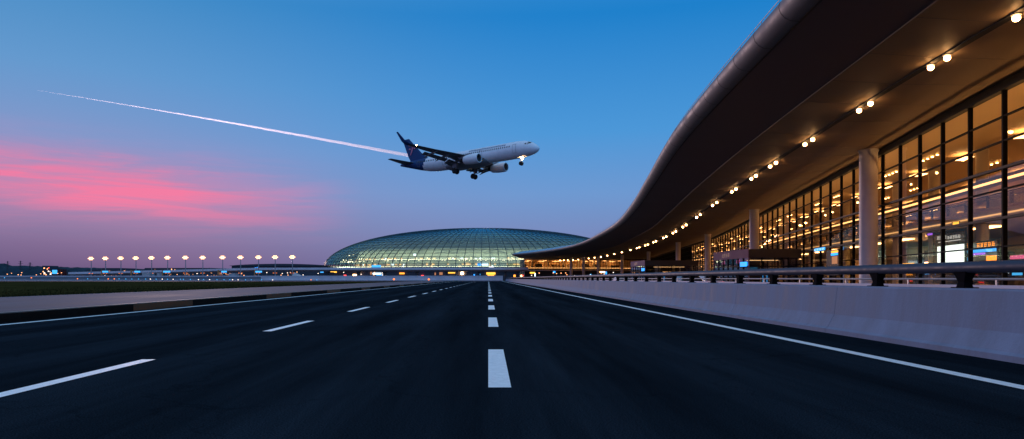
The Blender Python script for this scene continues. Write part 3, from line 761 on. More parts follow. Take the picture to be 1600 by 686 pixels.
# podium
b = MB(); n = 96
ring = lambda s, z: [Vector((DA*s*math.cos(2*PI*k/n), DB*s*math.sin(2*PI*k/n), z)) for k in range(n)]
b.grid([ring(1.0,0), ring(1.0,6.2), ring(1.03,6.3), ring(1.03,7.3), ring(1.0,7.45), ring(.7,7.45)], 'concrete_dark', close=True)
b.build('podium', None, dome)
b = MB()
for xp, w_, yp, hh, mm_ in ((767,14,427.3,3.2,'yellow_led'),(767,10,430.3,2.2,'orange_led'),(705,12,426.3,1.6,'yellow_led'),(689,5,427.5,4,'win_dim'),(628,8,427.2,2.4,'orange_led'),(589,13,427.6,2.6,'white_led'),
    (594,12,429.6,1.6,'cyan_led'),(722,3.5,427,3.5,'lamp_warm_core'),(660,4,431,2,'red_led'),(749,3,429,2,'cyan_led'),(516,12,424.5,1.2,'yellow_led'),(524,4,425,2,'yellow_led'),(512,2.5,430.3,2,'orange_led'),(556,9,429.6,2.2,'lobby_panel'),(539,4,430.3,1.6,'red_led'),
    (503,5,425.3,1.6,'cyan_led'),(580,3,427,4,'win_dim'),(741,2,429.5,2,'blue_led'),(680,2,428,4,'win_dim'),(697,2,429,3,'win_dim')):
    p = at(xp, yp, 380); X = p.x-DX; yy = -math.sqrt(max(0,1-(X/(DA*1.0))**2))*DB*1.0-.5
    p = at(xp, yp, DY+yy); p = Vector((p.x-DX, yy, p.z)); Yd = DY+yy; sx = w_*Yd/F_PX/2; sz = hh*Yd/F_PX/2
    MB().box(p.x-sx,p.x+sx,yy-.15,yy+.2,p.z-sz,p.z+sz,mm_).build('shop_sign', None, dome)

# ------------------------------------------------------------------ viaduct
vd = MB()
prof = [(-5.0,6.35),(-5.0,5.35),(-4.2,5.0),(-3,4.6),(3,4.6),(5,5.35),(5,6.35),(4.7,6.35),(4.7,5.6),(-4.7,5.6),(-4.7,6.35)]
xs = [-200,-150,-110,-60,-20,19]; zo = [-2.2,-1.1,-.1,0,0,0]
vd.grid([[Vector((x, 330+py, pz+o_)) for py, pz in prof] for x, o_ in zip(xs, zo)], close=True)
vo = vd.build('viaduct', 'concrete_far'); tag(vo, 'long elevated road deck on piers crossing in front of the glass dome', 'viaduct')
for xp in (457.5,511,560,601,651,698,748,790,808):
    X = (xp-CX)/F_PX*330
    MB().box(X-.55,X+.55,328,332,0,4.7,'concrete_dark').box(X-.9,X+.9,327,333,4.2,4.7,'concrete_dark').build('pier', None, vo)

# ------------------------------------------------------------------ perimeter wall at the road end
pw = MB(); 
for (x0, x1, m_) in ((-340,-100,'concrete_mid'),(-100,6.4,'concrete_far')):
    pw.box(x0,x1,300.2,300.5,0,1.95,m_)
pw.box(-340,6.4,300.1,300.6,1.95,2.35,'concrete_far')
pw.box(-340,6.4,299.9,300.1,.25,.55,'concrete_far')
tag(pw.build('perimeter_wall', None), 'low wall with pale coping running across behind the taxiway', 'wall')

# ------------------------------------------------------------------ floodlight masts
fx = [142.5,165,189,212.5,237,262,290,317,348,376,404,430,457]
fy = [404,403.8,403.5,403.3,403,402.7,402.5,402.5,402.3,402.2,402,401.9,401.7]
ords = ['leftmost','second','third','fourth','fifth','sixth','middle, seventh','eighth','ninth','tenth','eleventh','twelfth','rightmost']
proto = None
for i, (x, y) in enumerate(zip(fx, fy)):
    p = at(x, y, 318)
    lb = f'{ords[i]} of the thirteen tall floodlight masts by the apron' if i in (0,6,12) else f'{ords[i]} floodlight mast from the left of the thirteen by the apron'
    if proto is None:
        t = empty('floodlight_mast'); hh = p.z
        MB().tube([(0,0,0),(0,0,hh)], [.24,.15], 10).build('mast', 'galv', t, smooth=True)
        MB().box(-1.3,1.3,-.1,.0,hh-.05,hh+.05).box(-.75,.75,-.1,.0,hh-.55,hh-.45).box(-.75,.75,-.1,.0,hh+.45,hh+.55).box(-.05,.05,-.05,.05,hh-.6,hh+.6).build('crossbar', 'galv', t)
        for r, cs in ((-1,(-1,0,1)),(0,(-2,-1,0,1,2)),(1,(-1,0,1))):
            for c_ in cs:
                cx = .56*c_; cz = hh+.50*r
                hd = MB().box(cx-.19,cx+.19,-.30,-.12,cz-.17,cz+.17).build('lamp_head', 'galv', t)
                lz = MB(); lz.add([(cx+.19*math.cos(q),-.33,cz+.17*math.sin(q)) for q in [2*PI*j/14 for j in range(14)]], [tuple(range(14))]); lz.build('lens', 'flood', hd)
                lz = MB(); lz.add([(cx+.38*math.cos(q),-.30-.002*c_-.001*r,cz+.34*math.sin(q)) for q in [2*PI*j/14 for j in range(14)]], [tuple(range(14))]); lz.build('halo_disc', 'flood_halo', hd)  # added glowing disc standing in for the halo round each lens
        ar = MB().box(-1.2,1.2,-.06,.06,3.55,3.7,'gantry_orange').build('lower_arm', None, t)
        MB().box(-1.1,-.5,-.12,-.05,3.42,3.54,'taxi_orange').box(.3,.8,-.12,-.05,3.42,3.54,'taxi_orange').build('work_light', None, ar)
        proto = t; t.location = (p.x,318,0); tag(t, lb, 'floodlight', 'floodlight masts in a row by the apron')
    else:
        t = copy_tree(proto, None, lb); t.location = (p.x,318,0); t.scale = (1,1,p.z/hh)

# ------------------------------------------------------------------ sign gantries
gx = [(159,170,'leftmost of the sign gantries'),(205,220,'widest sign gantry, second from the left'),(254,267,'third sign gantry from the left'),(341,355,'fourth sign gantry from the left'),(398,410,'rightmost sign gantry')]
for x0, x1, lb in gx:
    Y = 309.; a = at(x0,424,Y); b_ = at(x1,424,Y); wd = b_.x-a.x
    t = empty('sign_gantry', (a.x,Y,0)); tag(t, f'{lb}, orange post with a blue lit board', 'sign gantry', 'blue lit sign gantries')
    MB().box(-.25,.25,-.15,.15,0,5.0).build('post', 'gantry_orange', t)
    MB().box(-.25,wd*.62,-.12,.12,4.45,4.75).build('crossbeam', 'gantry_orange', t)
    s = MB().box(wd*.35 if wd > 4 else .3,wd,-.3,-.16,3.75,4.7).build('board', 'screen_black', t)
    q0 = (wd*.35 if wd > 4 else .3)+.1
    MB().box(q0,wd-.1,-.33,-.305,3.85,4.6).build('lit_face', 'cyan_led', s)

# ------------------------------------------------------------------ street lamps and small lights beyond the wall
def street(x, y, Y, m_, lab, grp, z0=0.):
    p = at(x, y, Y); t = empty('street_lamp', (p.x,Y,z0)); tag(t, lab, 'street lamp', grp)
    MB().tube([(0,0,0),(0,0,p.z-z0)], .07, 6).build('pole', 'galv', t)
    r = .14+Y/2600; MB().lathe([(0,-r*.7),(r,-.0),(r*.8,r*.5),(0,r*.7)], 8, org=(0,0,p.z-z0)).build('lamp', m_, t); return t
rs = random.Random(8)
for k in range(16):
    street(rs.uniform(3,135), rs.uniform(426,430), rs.uniform(330,620), 'street_warm', 'small orange lamp far left below the dark wooded ridge', 'orange lamps below the ridge')
for k in range(34):
    street(rs.uniform(140,400), rs.uniform(424.5,430.5), rs.uniform(322,600), rs.choice(['street_warm','street_warm','street_white']), 'small glowing lamp among the apron buildings under the floodlights', 'lamps on the apron')
for k in range(16):
    street(rs.uniform(400,600), rs.uniform(425,431), rs.uniform(336,352), rs.choice(['street_warm','street_white']), 'small lamp in the dark beneath the viaduct', 'lamps beneath the viaduct')
for k in range(22):
    street(rs.uniform(825,1000), rs.uniform(425.5,431), rs.uniform(296,330), rs.choice(['street_warm','street_white']), 'small lamp in the forecourt below the far canopy', 'lamps in the far forecourt')
for (x, y, w_, hh, mm_, lb) in ((832,426.3,8,2.3,'yellow_led','yellow lit sign at the foot of the far glass wing'),(836,429.5,1.6,5,'white_led','narrow white lit column sign beside the yellow one'),(866,425,3.6,2.6,'blue_led','blue lit sign at the foot of the far glass wing'),(804,431,3.4,3.4,'orange_led','orange lit box at the end of the viaduct'),(817,430.5,2.6,1.6,'red_led','small red lit sign right of the viaduct end'),(923,430,2,4,'cyan_led','thin cyan lit sign between far columns'),(941,425,8,1.6,'lobby_panel','faint orange strip sign left of the farther vestibule'),(947,427,2.5,5,'blue_led','narrow blue sign panel by the farther vestibule')):
    Yd = 326.; p = at(x,y,Yd); sx = w_*Yd/F_PX/2; sz = hh*Yd/F_PX/2
    o = MB().box(-sx-.1,sx+.1,0,.2,-sz-.1,sz+.1,'screen_black').box(-.08,.08,.05,.15,-p.z,-sz,'galv').build('lit_sign', None, None, loc=(p.x,Yd,p.z)); tag(o, lb, 'sign')
    MB().box(-sx,sx,-.05,-.003,-sz,sz,mm_).build('lit_panel', None, o)

# taxiway edge lights
tx = [(7,434,'b'),(49,434,'o'),(121,435.6,'o'),(137,435.7,'b'),(153.5,435.8,'b'),(169,435.8,'o'),(178.5,435.8,'o'),(186,435.8,'b'),(196.5,435.9,'b'),(206,436,'b'),(216.5,436,'b'),(227.5,436,'b'),(235,436.1,'w'),(244,436.2,'b'),(253.5,436.2,'w'),(261.7,436.3,'b'),(270.5,436.4,'w'),(282,436.4,'b'),(286.5,436.5,'b'),(297.5,436.6,'b'),(310,436.8,'w'),(318,436.8,'b'),(327.5,436.9,'w'),(339,437,'b'),(350,437,'b'),(359,437,'b'),(363.5,437.1,'w'),(372,437.2,'w'),(383.5,437.2,'b'),(392.5,437.2,'b'),(408.5,437.3,'b'),(426,437.3,'w'),(486,437.2,'o'),(495,437.3,'b'),(615.5,436.4,'O'),(670,436.6,'O')]
for x, y, c_ in tx:
    Y = 240. if c_ != 'O' else 270.; p = at(x, y, Y); r = {'b':.16,'w':.15,'o':.2,'O':.42}[c_]
    t = empty('taxiway_light', (p.x, Y, .25)); cn = {'b':'blue','w':'white','o':'red orange','O':'large amber'}[c_]
    tag(t, f'{cn} taxiway edge light on a short stake beyond the grass' if c_ != 'O' else ('large amber light before the wall, left of the pair' if x < 640 else 'large amber light before the wall, right of the pair'), 'taxiway light', f'{cn} taxiway edge lights')
    zt = max(p.z-.25, .3); MB().tube([(0,0,0),(0,0,zt)], .04, 6).build('stake', 'galv', t)
    MB().lathe([(0,-r),(r,-.3*r),(r,.4*r),(0,r)], 8, org=(0,0,zt)).build('lamp', {'b':'taxi_blue','w':'street_white','o':'taxi_orange','O':'taxi_orange'}[c_], t)

# ------------------------------------------------------------------ distant buildings, ridge, pylons
def ridge(name, x0, x1, Y, prof, th, m_, lb):
    b = MB(); fr = []; n = 120
    for i in range(n+1):
        xx = x0+(x1-x0)*i/n; yy = prof(xx); p = at(xx, yy, Y); z = max(p.z+1.1*mnoise.noise(Vector((xx*.35,0,Y)))+.6*mnoise.noise(Vector((xx*1.3,3,Y))), .1)
        fr.append([Vector((p.x,Y-th,0)), Vector((p.x,Y-th*.5,z*.75)), Vector((p.x,Y,z)), Vector((p.x,Y+th,z*.6)), Vector((p.x,Y+th*2,0))])
    b.grid([r[::-1] for r in fr]); return tag(b.build(name, m_, smooth=True), lb, 'woods', kind='stuff')
def rp(x):
    pts = [(-60,411),(8,412),(14,415),(60,416),(130,418),(200,420),(330,419),(430,421),(560,424)]
    for (a0, b0), (a1, b1_) in zip(pts, pts[1:]):
        if x <= a1: return b0+(b1_-b0)*(x-a0)/(a1-a0)
    return 424
ridge('distant_wood', -60, 560, 900., rp, 40, 'dark_blue_wood', 'dark blue wooded ridge on the far left horizon')
for x, yt, lb in ((12,408,'leftmost lattice pylon on the ridge, far left'),(32,407.5,'tallest, middle lattice pylon on the far ridge'),(47,410,'rightmost and shortest lattice pylon on the far ridge')):
    p = at(x, yt, 880); t = empty('power_pylon', (p.x,880,0)); tag(t, lb, 'pylon')
    b = MB(); hh = p.z
    for s1, s2 in ((-1,-1),(1,-1),(1,1),(-1,1)): b.beam((1.6*s1,1.6*s2,0), (.25*s1,.25*s2,hh), .22, .22)
    for k in range(7): z = hh*k/7; s = 1.6-1.35*k/7; s2 = 1.6-1.35*(k+1)/7; b.beam((-s,-s,z),(s2,-s2,z+hh/7),.14,.14); b.beam((s,-s,z),(-s2,-s2,z+hh/7),.14,.14)
    b.build('tower', 'dark_building', t)
    for z, w_ in ((hh*.95,2.6),(hh*.85,3.4)): MB().beam((-w_,0,z),(w_,0,z),.2,.3).build('cross_arm', 'dark_building', t)
def block(name, x0, x1, yt, Y, dep, m_, lb, cat='building', wins=0, wm='win_dim', roof=None, seed=1):
    a = at(x0, yt, Y); b_ = at(x1, yt, Y); t = empty(name, ((a.x+b_.x)/2, Y, 0)); tag(t, lb, cat); hw = (b_.x-a.x)/2; hh = a.z
    MB().box(-hw,hw,0,dep,0,hh,m_).build('wall', None, t)
    if roof:
        r = MB(); n = 14; rr_ = [[Vector((-hw*1.04+2.08*hw*k/n, yy, hh+.02+roof*math.sin(PI*k/n)**.7)) for k in range(n+1)] for yy in (-.6, dep+.6)]
        r.grid([q[::-1] for q in rr_]); r.grid([[q, Vector((q.x,q.y,hh-.2))] for q in rr_[0]]); r.build('roof', 'dark_building', t)
    rw = random.Random(seed)
    for k in range(wins):
        xx = rw.uniform(-hw*.93,hw*.9); zz = rw.uniform(.25,.85)*hh; w_ = rw.uniform(.5,1.6)*Y/700
        MB().box(xx,xx+w_,-.12,-.01,zz,zz+rw.uniform(.5,1.1)*Y/700,wm if rw.random() < .75 else 'street_warm').build('window', None, t)
    return t
block('ridge_station', 66, 76, 415.2, 870, 20, 'dark_building', 'low dark building with a string of red and white lights on the ridge', wins=9, wm='red_led', seed=2)
block('hangar', 66, 79, 421.5, 640, 30, 'dark_building', 'dark hangar with a row of white lit windows below the ridge', wins=10, wm='street_white', seed=3)
o = block('lit_pavilion', 81, 91, 420.5, 600, 12, 'screen_black', 'small pavilion glowing bright cyan at the far left', wins=0)
MB().box(-2.4,1.9,-.2,-.02,5.2,8.6,'cyan_led').build('lit_wall', None, o)
block('freight_shed', 135, 222, 421, 560, 40, 'dark_building', 'long low dark freight shed behind the left floodlights', wins=26, seed=4)
block('office_block', 160, 186, 418.8, 640, 30, 'dark_building', 'dark office block rising behind the second and third masts', wins=14, wm='red_led', seed=5)
block('freight_shed', 226, 330, 418.7, 600, 40, 'dark_building', 'long flat roofed dark shed behind the middle floodlights', wins=34, seed=6)
block('freight_shed', 322, 402, 421.5, 520, 40, 'dark_building', 'dark shed with scattered lit windows behind the right floodlights', wins=28, seed=7)
block('low_concourse', 362, 512, 415.2, 430, 40, 'dark_building', 'long low concourse with a gently arched dark roof left of the dome', wins=4, wm='blue_led', roof=1.2, seed=8)
t = block('red_roofed_hall', 368, 402, 417.2, 500, 26, 'dark_building', 'low hall with a curved red glowing roof behind the masts', seed=9)
r = MB(); r.grid([[Vector((-8+16*k/12, yy, 9.9+1.6*math.sin(PI*k/24))) for k in range(13)][::-1] for yy in (-.5,27)]); r.build('red_roof', 'red_roof', t)
block('white_cabin', 222, 233, 426.4, 316, 5, 'pale_building', 'small white cabin between the second and third sign gantries')
block('white_cabin', 357, 367, 427.2, 316, 5, 'pale_building', 'pale lilac cabin right of the fourth sign gantry')
block('guard_hut', 245, 249, 426.8, 316, 3, 'pale_building', 'tiny pale hut left of the third gantry')
# tent canopy under viaduct
a = at(457,431.5,312); b_ = at(472,431.5,312)
t = empty('tent_canopy', ((a.x+b_.x)/2,312,0)); tag(t, 'white tent canopy with a sloping roof in front of the viaduct', 'tent'); hw = (b_.x-a.x)/2
MB().add([(-hw,-2,2.0),(hw,-2,2.2),(hw*.5,0,2.9),(-hw*.55,0,4.0),(-hw,2,2.0),(hw,2,2.2)], [(0,1,2,3),(3,2,5,4),(1,5,2),(0,3,4)]).build('roof', 'pale_building', t)
for s in (-1,1): MB().beam((s*hw*.95,-1.9,0),(s*hw*.95,-1.9,2.05),.1,.1).build('pole', 'galv', t)

# parked cars in the forecourt, tail lamps seen through the rail
def car(x, y, m_, lb, rz=0):
    t = empty('parked_car', (x,y,0), rz); tag(t, lb, 'car', 'cars parked in the forecourt')
    side = [(-2.25,.35),(-2.3,.75),(-2.15,.95),(-1.75,1.02),(-1.2,1.42),(.35,1.45),(1.15,1.0),(2.1,.85),(2.3,.6),(2.25,.3)]
    b = MB(); rows_ = []
    for w_, sc_ in ((-.88,.97),(-.8,1.),(.8,1.),(.88,.97)): rows_.append([Vector((w_*(.80 if z > 1.2 else 1), yy*sc_, z)) for yy, z in side])
    b.grid(rows_); b.add(rows_[0], [tuple(range(len(side)))]); b.add(rows_[-1], [tuple(range(len(side)-1,-1,-1))]); b.build('body', m_, t, smooth=False)
    MB().add([(-.68,-1.78,1.06),(.68,-1.78,1.06),(.60,-1.27,1.40),(-.60,-1.27,1.40)], [(0,1,2,3)]).build('rear_window', 'screen_black', t)
    for sx in (-.9,.9):
        for yy in (-1.4,1.4):
            q = MB(); q.lathe([(.0,-.1),(.31,-.1),(.31,.1),(0,.1)], 16, axis='x', org=(sx,yy,.32)); q.build('wheel', 'tyre', t)
    for sx in (-.66,.66): MB().box(sx-.16,sx+.16,-2.36,-2.30,.76,.90).build('tail_lamp', 'red_led', t)
mat('car_dark', (.02,.02,.025), .25, coat=.5); mat('car_silver', (.35,.35,.37), .3, metal=.5, coat=.5); mat('car_white', (.6,.6,.6), .3, coat=.5)
for x, y, m_, lb in ((16.8,58,'car_dark','dark car with red tail lamps parked behind the second barrier'),(17.5,90,'car_silver','silver car parked far back behind the second barrier'),(21.2,66,'car_white','white car parked nearest the canopy columns'),(23,118,'car_dark','dark car far along the forecourt')):
    car(x, y, m_, lb)

# ------------------------------------------------------------------ aeroplane
plane = empty('airliner'); tag(plane, 'white twin engine airliner with blue tail descending with its wheels down', 'airliner')
th, pi_, ro = math.radians(35.65), math.radians(1.9), math.radians(-3.0)
f0 = Vector((math.cos(th)*math.cos(pi_), -math.sin(th)*math.cos(pi_), math.sin(pi_)))
lf = Vector((0,0,1)).cross(f0).normalized(); up = f0.cross(lf)
l2 = lf*math.cos(ro)+up*math.sin(ro); u2 = -lf*math.sin(ro)+up*math.cos(ro)
plane.matrix_world = Matrix(((f0.x,l2.x,u2.x,12.0),(f0.y,l2.y,u2.y,160.3),(f0.z,l2.z,u2.z,32.2),(0,0,0,1)))
PR = [(0,.05,-.45),(-.25,.48,-.42),(-.8,.92,-.34),(-1.6,1.32,-.22),(-2.6,1.62,-.10),(-3.8,1.84,-.03),(-5.5,1.96,0),(-8,2.0,0),(-28,2.0,0),(-31,1.97,.03),(-34,1.78,.2),(-37,1.42,.5),(-40,.98,.85),(-42.5,.58,1.1),(-44,.28,1.2),(-44.3,.05,1.2)]
def fus(x):
    for (x0,r0,z0),(x1,r1,z1) in zip(PR, PR[1:]):
        if x1 <= x <= x0: t = (x0-x)/(x0-x1); return r0+(r1-r0)*t, z0+(z1-z0)*t
    return PR[-1][1:]
def fpt(x, ang, o=0.): r, z = fus(x); return Vector((x, (r+o)*math.cos(ang), z+(r+o)*1.04*math.sin(ang)))
b = MB(); n = 40; xs_ = [-.0,-.1,-.25,-.5,-.8,-1.2,-1.6,-2.1,-2.6,-3.2,-3.8,-4.6,-5.5]+[-6.5-.5*i for i in range(75)]+[-44.0,-44.3]
rr = [[fpt(x, 2*PI*k/n) for k in range(n)] for x in xs_]
vs = [p for r_ in rr for p in r_]; b.mats = ['plane_white','plane_blue']; b.v = [tuple(p) for p in vs]
for i in range(len(xs_)-1):
    for k in range(n):
        f = (i*n+k, (i+1)*n+k, (i+1)*n+(k+1) % n, i*n+(k+1) % n); cxx = (vs[f[0]].x+vs[f[2]].x)/2; czz = (vs[f[0]].z+vs[f[2]].z)/2
        b.f.append(f); b.mi.append(1 if cxx < -34.6-.55*(-czz) else 0)
body = b.build('fuselage', None, plane, smooth=True)
# belly fairing
b = MB(); b.grid([[Vector((x, 2.25*s*math.cos(a), -1.35+1.35*s*math.sin(a))) for a in [PI+PI*k/16 for k in range(17)]] for x, s in ((-13.5,.3),(-15,.8),(-17,1),(-24,1),(-26.5,.8),(-28.5,.3))]); b.build('belly_fairing', 'plane_grey', plane, smooth=True)
# cockpit windows
b = MB()
for s in (-1,1):
    for a0, a1, xa, xb in ((80,58,-1.55,-2.25),(56,38,-1.7,-2.6),(36,24,-2.15,-3.05)):
        A0, A1 = [math.radians(90-(90-q)) for q in (a0,a1)]
        def q_(x, a): p = fpt(x, a, .02); return Vector((p.x, p.y*s, p.z))
        fs = (0,1,2,3) if s > 0 else (3,2,1,0); b.add([q_(xa,A0), q_(xb,A0), q_(xb-.15,A1), q_(xa-.25,A1)], [fs])
b.build('cockpit_window', 'plane_dark', plane)
wproto = {}
for s in (-1,1):
    for k in range(49):
        x = -7.3-.62*k
        if 21.5 < -x < 21.9: continue
        a = math.radians(17); p = fpt(x, a, .012); p.y *= s
        if s not in wproto:
            hb = MB(); nrm = Vector((0, s*math.cos(a), math.sin(a))); tz = Vector((0,-s*math.sin(a),math.cos(a)))
            vs_ = [Vector((.16*math.cos(q), 0, 0))+tz*(.24*math.sin(q)) for q in [2*PI*j/10 for j in range(10)]]
            hb.add(vs_, [tuple(range(10)) if s < 0 else tuple(range(9,-1,-1))]); wo_ = hb.build('cabin_window', 'plane_dark', plane); wproto[s] = wo_
        else:
            wo_ = wproto[s].copy(); C.objects.link(wo_); wo_.parent = plane
        wo_.location = p
        if -x > 31: r_, z_ = fus(x); wo_.scale = (1,1,1)
    # doors
    for dx in (-5.9,-15.8,-27.5,-36.6):
        b = MB()
        pts = [(dx-.45,-32),(dx+.45,-32),(dx+.45,28),(dx-.45,28)]
        for (xa,aa),(xb,ab) in zip(pts, pts[1:]+pts[:1]):
            for j in range(4):
                t0, t1 = j/4,(j+1)/4; P0 = fpt(xa+(xb-xa)*t0, math.radians(aa+(ab-aa)*t0), .01); P1 = fpt(xa+(xb-xa)*t1, math.radians(aa+(ab-aa)*t1), .01)
                P0.y *= s; P1.y *= s; b.beam(P0, P1, .05, .05)
        b.build('door', 'plane_grey', plane)
    # airline lettering above the windows, unreadable at this distance
    b = MB(); rl = random.Random(4)
    for k in range(18):
        x = -8.6-.62*k
        for (du, da, w_, h_) in ((0,37,.1,.6),(.32,37,.1,.6),(.16,33+rl.choice([0,4,8]),.36,.1)):
            p = fpt(x-du, math.radians(da), .02); q = fpt(x-du, math.radians(da), .02); p.y *= s
            tz = Vector((0,-s*math.sin(math.radians(da)),math.cos(math.radians(da))))
            b.beam(p-tz*h_/2, p+tz*h_/2, w_, .02, None, up=Vector((0,s*math.cos(math.radians(da)),math.sin(math.radians(da)))))
    b.build('lettering', 'letter_blue', plane)
# lifting surfaces
def surf(stations, nm, m_, par=plane, prof=None):
    "stations: (LE point, chord, thickness ratio, up vector of the section)"
    pr_ = [(0,0),(.03,.32),(.12,.72),(.3,1),(.55,.85),(.8,.42),(1,.03),(1,-.03),(.8,-.2),(.55,-.42),(.3,-.55),(.12,-.45),(.03,-.2)]
    b = MB(); rows_ = []
    for le, ch, tk, uv in stations:
        le = Vector(le); uv = Vector(uv); rows_.append([le+Vector((-ch*p,0,0))+uv*(ch*tk*q*.62) for p, q in pr_])
    b.grid(rows_, close=True); b.add(rows_[0], [tuple(range(len(pr_)))]); b.add(rows_[-1], [tuple(range(len(pr_)-1,-1,-1))])
    return b.build(nm, m_, par, smooth=True)
for s in (-1,1):
    Z = (0,0,1)
    wing = surf([((-14.6,s*1.5,-1.25),7.6,.14,Z),((-16.0,s*3.6,-1.1),6.2,.13,Z),((-17.9,s*6.6,-.75),4.5,.12,Z),((-21.8,s*12,-.02),3.0,.11,Z),((-25.1,s*16.4,.75),1.75,.11,Z)], 'wing', 'plane_wing')
    surf([((-25.1,s*16.4,.75),1.75,.10,Z),((-25.6,s*17.0,.95),1.6,.10,(0,-s*.5,.87)),((-26.4,s*17.5,1.6),1.25,.10,(0,-s*.95,.3)),((-28.4,s*17.95,3.9),.55,.10,(0,-s,.12))], 'winglet', 'plane_blue', wing)
    fl = MB()
    for (x0,y0,z0,x1,y1,z1,c_) in ((-22.0,2.2,-1.55,-22.2,6.3,-1.2,1.5),(-22.3,6.6,-1.15,-24.6,12.6,-.30,1.0)):
        fl.add([(x0,s*y0,z0),(x1,s*y1,z1),(x1-c_,s*y1,z1-c_*.55),(x0-c_,s*y0,z0-c_*.6),(x0,s*y0,z0-.16),(x1,s*y1,z1-.14),(x1-c_,s*y1,z1-c_*.55-.03),(x0-c_,s*y0,z0-c_*.6-.03)],
               [(0,1,2,3),(7,6,5,4),(0,4,5,1),(1,5,6,2),(2,6,7,3),(3,7,4,0)])
    fl.build('flap', 'plane_wing', wing)
    for yy, xx in ((4.5,-21.8),(8.6,-22.4),(11.5,-23.8)):
        q = MB(); zc = -1.35+(yy-4)*.12; q.tube([(xx+2.4,s*yy,zc+.1),(xx+1.4,s*yy,zc-.25),(xx,s*yy,zc-.4),(xx-1.3,s*yy,zc-.75),(xx-2.2,s*yy,zc-1.15)], [.05,.22,.26,.2,.04], 10); q.build('flap_fairing', 'plane_wing', wing, smooth=True)
    # engines
    ex, ey, ez = -13.3, s*5.75, -2.05
    q = MB(); q.lathe([(.86,-.25),(1.02,.0),(1.10,-.04),(1.20,-.35),(1.26,-1.2),(1.22,-2.6),(1.05,-3.9),(.98,-4.3)], 32, axis='x', org=(ex,ey,ez)); eng = q.build('engine', 'plane_white', plane, smooth=True)
    q = MB(); q.lathe([(1.02,.0),(.90,-.06),(.84,-.35),(.86,-1.0)], 32, axis='x', org=(ex,ey,ez)); q.build('intake_lip', 'plane_metal', eng, smooth=True)
    q = MB(); q.lathe([(.87,-.9),(.3,-.85),(.26,-.8),(0,-.45)], 32, axis='x', org=(ex,ey,ez)); q.build('fan', 'plane_dark', eng, smooth=True)
    q = MB(); q.lathe([(.96,-4.25),(.70,-4.2),(.62,-4.9),(.42,-5.5),(.30,-5.45),(.0,-6.1)], 24, axis='x', org=(ex,ey,ez)); q.build('exhaust_cone', 'plane_dark', eng, smooth=True)
    MB().add([(-14.6,ey-.14,-1.0),(-14.6,ey+.14,-1.0),(-19.5,ey+.14,-1.4),(-19.5,ey-.14,-1.4),(-16.2,ey-.16,-.55),(-16.2,ey+.16,-.55),(-20.0,ey+.1,-.9),(-20.0,ey-.1,-.9),(-17.4,ey-.1,-2.3),(-17.4,ey+.1,-2.3)],
        [(0,1,5,4),(4,5,6,7),(0,4,7,3),(1,2,6,5),(3,7,6,2),(0,3,8),(1,9,2),(0,8,9,1),(8,3,2,9)]).build('pylon', 'plane_grey', eng)
    # tailplane
    surf([((-38.0,s*.5,.95),4.2,.10,Z),((-41.6,s*6.25,1.55),1.5,.10,Z)], 'tailplane', 'plane_wing')
    # main gear
    gx_, gy_ = -22.0, s*3.8
    gr = MB(); gr.tube([(gx_+.2,gy_*1.02,-1.2),(gx_,gy_,-3.85)], [.17,.14], 10); gr.beam((gx_+.1,gy_,-2.4),(gx_+1.3,gy_*.75,-1.5),.1,.1); gr.beam((gx_,gy_-.55,-3.85),(gx_,gy_+.55,-3.85),.16,.16)
    g_ = gr.build('main_gear', 'plane_grey', plane)
    for w_ in (-.52,.52):
        q = MB(); q.lathe([(0,-.18),(.50,-.24),(.68,-.15),(.70,0),(.68,.15),(.50,.24),(0,.18)], 24, axis='x', org=(0,0,0)); wl = q.build('wheel', 'tyre', g_, smooth=True); wl.rotation_euler = (0,0,PI/2); wl.location = (gx_,gy_+w_,-3.85)
    MB().add([(gx_+.7,gy_*1.12,-1.4),(gx_-.7,gy_*1.12,-1.4),(gx_-.6,gy_*1.16,-3.0),(gx_+.6,gy_*1.16,-3.0)], [(0,1,2,3),(3,2,1,0)][:1]).build('gear_door', 'plane_grey', g_)
    q = MB(); q.lathe([(0,-.13),(.13,0),(0,.13)], 10, org=(-24.6,s*15.6,.62)); q.build('wing_light', 'nav_light', plane)
    q = MB(); q.lathe([(0,-.09),(.10,0),(0,.09)], 10, org=(-15.6,s*2.35,-1.35)); q.build('landing_light', 'lamp_warm', plane)
fin = surf([((-34.2,0,1.9),6.4,.08,(0,1,0)),((-36.2,0,3.2),5.2,.08,(0,1,0)),((-41.2,0,8.1),2.4,.08,(0,1,0))], 'tail_fin', 'plane_blue')
# fin emblem: swept wing-like curves in rose
for s in (-1,1):
    b = MB()
    def T(px, pz): return Vector((-40.3+px, s*(.235-.012*(pz-3)), pz))
    shp = [[(-1.2,6.6),(.2,6.35),(1.1,5.7),(.7,5.4),(-.1,5.9),(-1.0,6.1)], [(1.6,6.1),(2.0,5.5),(1.2,4.9),(.9,5.3)], [(.9,5.9),(.6,4.6),(-.1,3.4),(-.25,3.5),(.1,4.8),(.4,5.8)], [(.0,5.2),(-.6,5.5),(-.9,5.1),(-.3,4.9)]]
    for sh in shp:
        vs_ = [T(*p) for p in sh]; b.add(vs_, [tuple(range(len(sh))) if s > 0 else tuple(range(len(sh)-1,-1,-1))])
    b.build('emblem', 'plane_pink', fin)
ng = MB(); ng.tube([(-5.0,0,-1.7),(-5.1,0,-3.3)], [.12,.10], 10); ng.beam((-5.1,-.32,-3.35),(-5.1,.32,-3.35),.1,.1); ng.beam((-5.1,0,-2.6),(-6.3,0,-1.8),.08,.08)
g_ = ng.build('nose_gear', 'plane_grey', plane)
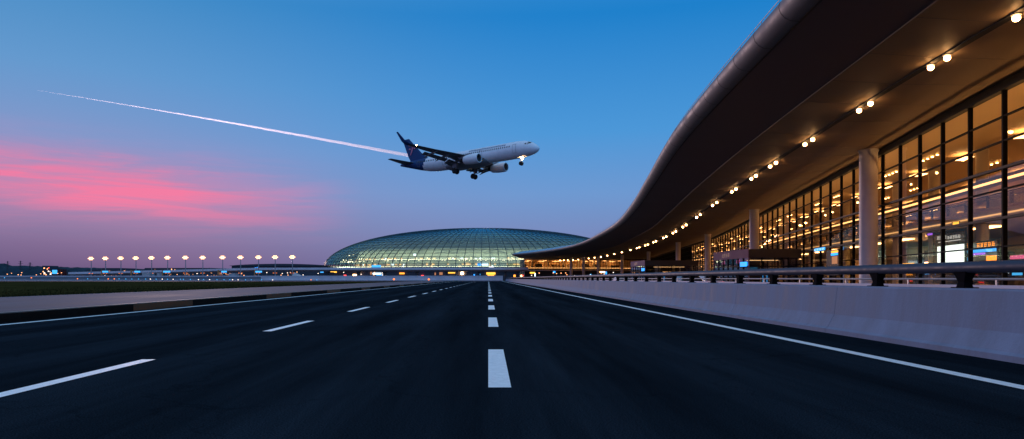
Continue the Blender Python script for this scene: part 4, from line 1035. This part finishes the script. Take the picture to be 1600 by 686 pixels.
for w_ in (-.25,.25):
    q = MB(); q.lathe([(0,-.11),(.36,-.15),(.48,-.1),(.50,0),(.48,.1),(.36,.15),(0,.11)], 20, axis='x'); wl = q.build('wheel', 'tyre', g_, smooth=True); wl.rotation_euler = (0,0,PI/2); wl.location = (-5.1,w_,-3.4)
for s in (-1,1):
    q = MB(); q.lathe([(0,-.15),(.15,0),(0,.15)], 12, org=(-4.8,s*.24,-2.1)); q.build('taxi_lamp', 'nav_light', g_)
q = MB(); q.lathe([(0,-.16),(.16,0),(0,.16)], 12, org=(-4.8,0,-2.4)); q.build('taxi_lamp', 'nav_light', g_)

# ------------------------------------------------------------------ contrail
a = at(58,141,1300); b_ = at(642,243.5,1200); pts = []; rad = []
for i in range(121):
    t = i/120; # even in image, so interpolate 1/Y
    Y = 1/((1-t)/1300+t/1200); px = 58+(642-58)*t; py = 141+(243.5-141)*t+2.2*math.sin(PI*t)*-1
    p = at(px, py, Y); p.z += .5*mnoise.noise(Vector((i*.25,0,0))); pts.append(p)
    wpx = .25+1.7*t+1.0*max(0,t-.3); rad.append(wpx*Y/F_PX*(1+.06*mnoise.noise(Vector((i*.6,5,0)))))
import bmesh
ct = MB().tube(pts, rad, 14).build('contrail', 'vapour', smooth=True)
bmm = bmesh.new(); bmm.from_mesh(ct.data); bmesh.ops.recalc_face_normals(bmm, faces=bmm.faces[:]); bmm.to_mesh(ct.data); bmm.free()
tag(ct, 'thin white contrail slanting down across the sky to the tail of the airliner', 'contrail')

# ------------------------------------------------------------------ render settings
sc.view_settings.view_transform = 'Standard'; sc.view_settings.look = 'None'; sc.view_settings.gamma = 1; sc.view_settings.exposure = 0
sc.render.engine = 'CYCLES'
cy = sc.cycles; cy.use_denoising = True; cy.max_bounces = 8; cy.diffuse_bounces = 3; cy.glossy_bounces = 4; cy.volume_bounces = 4; cy.transparent_max_bounces = 24
cy.sample_clamp_indirect = 4; cy.caustics_reflective = False; cy.caustics_refractive = False
try: cy.denoiser = 'OPENIMAGEDENOISE'; cy.denoising_prefilter = 'ACCURATE'
except Exception: pass
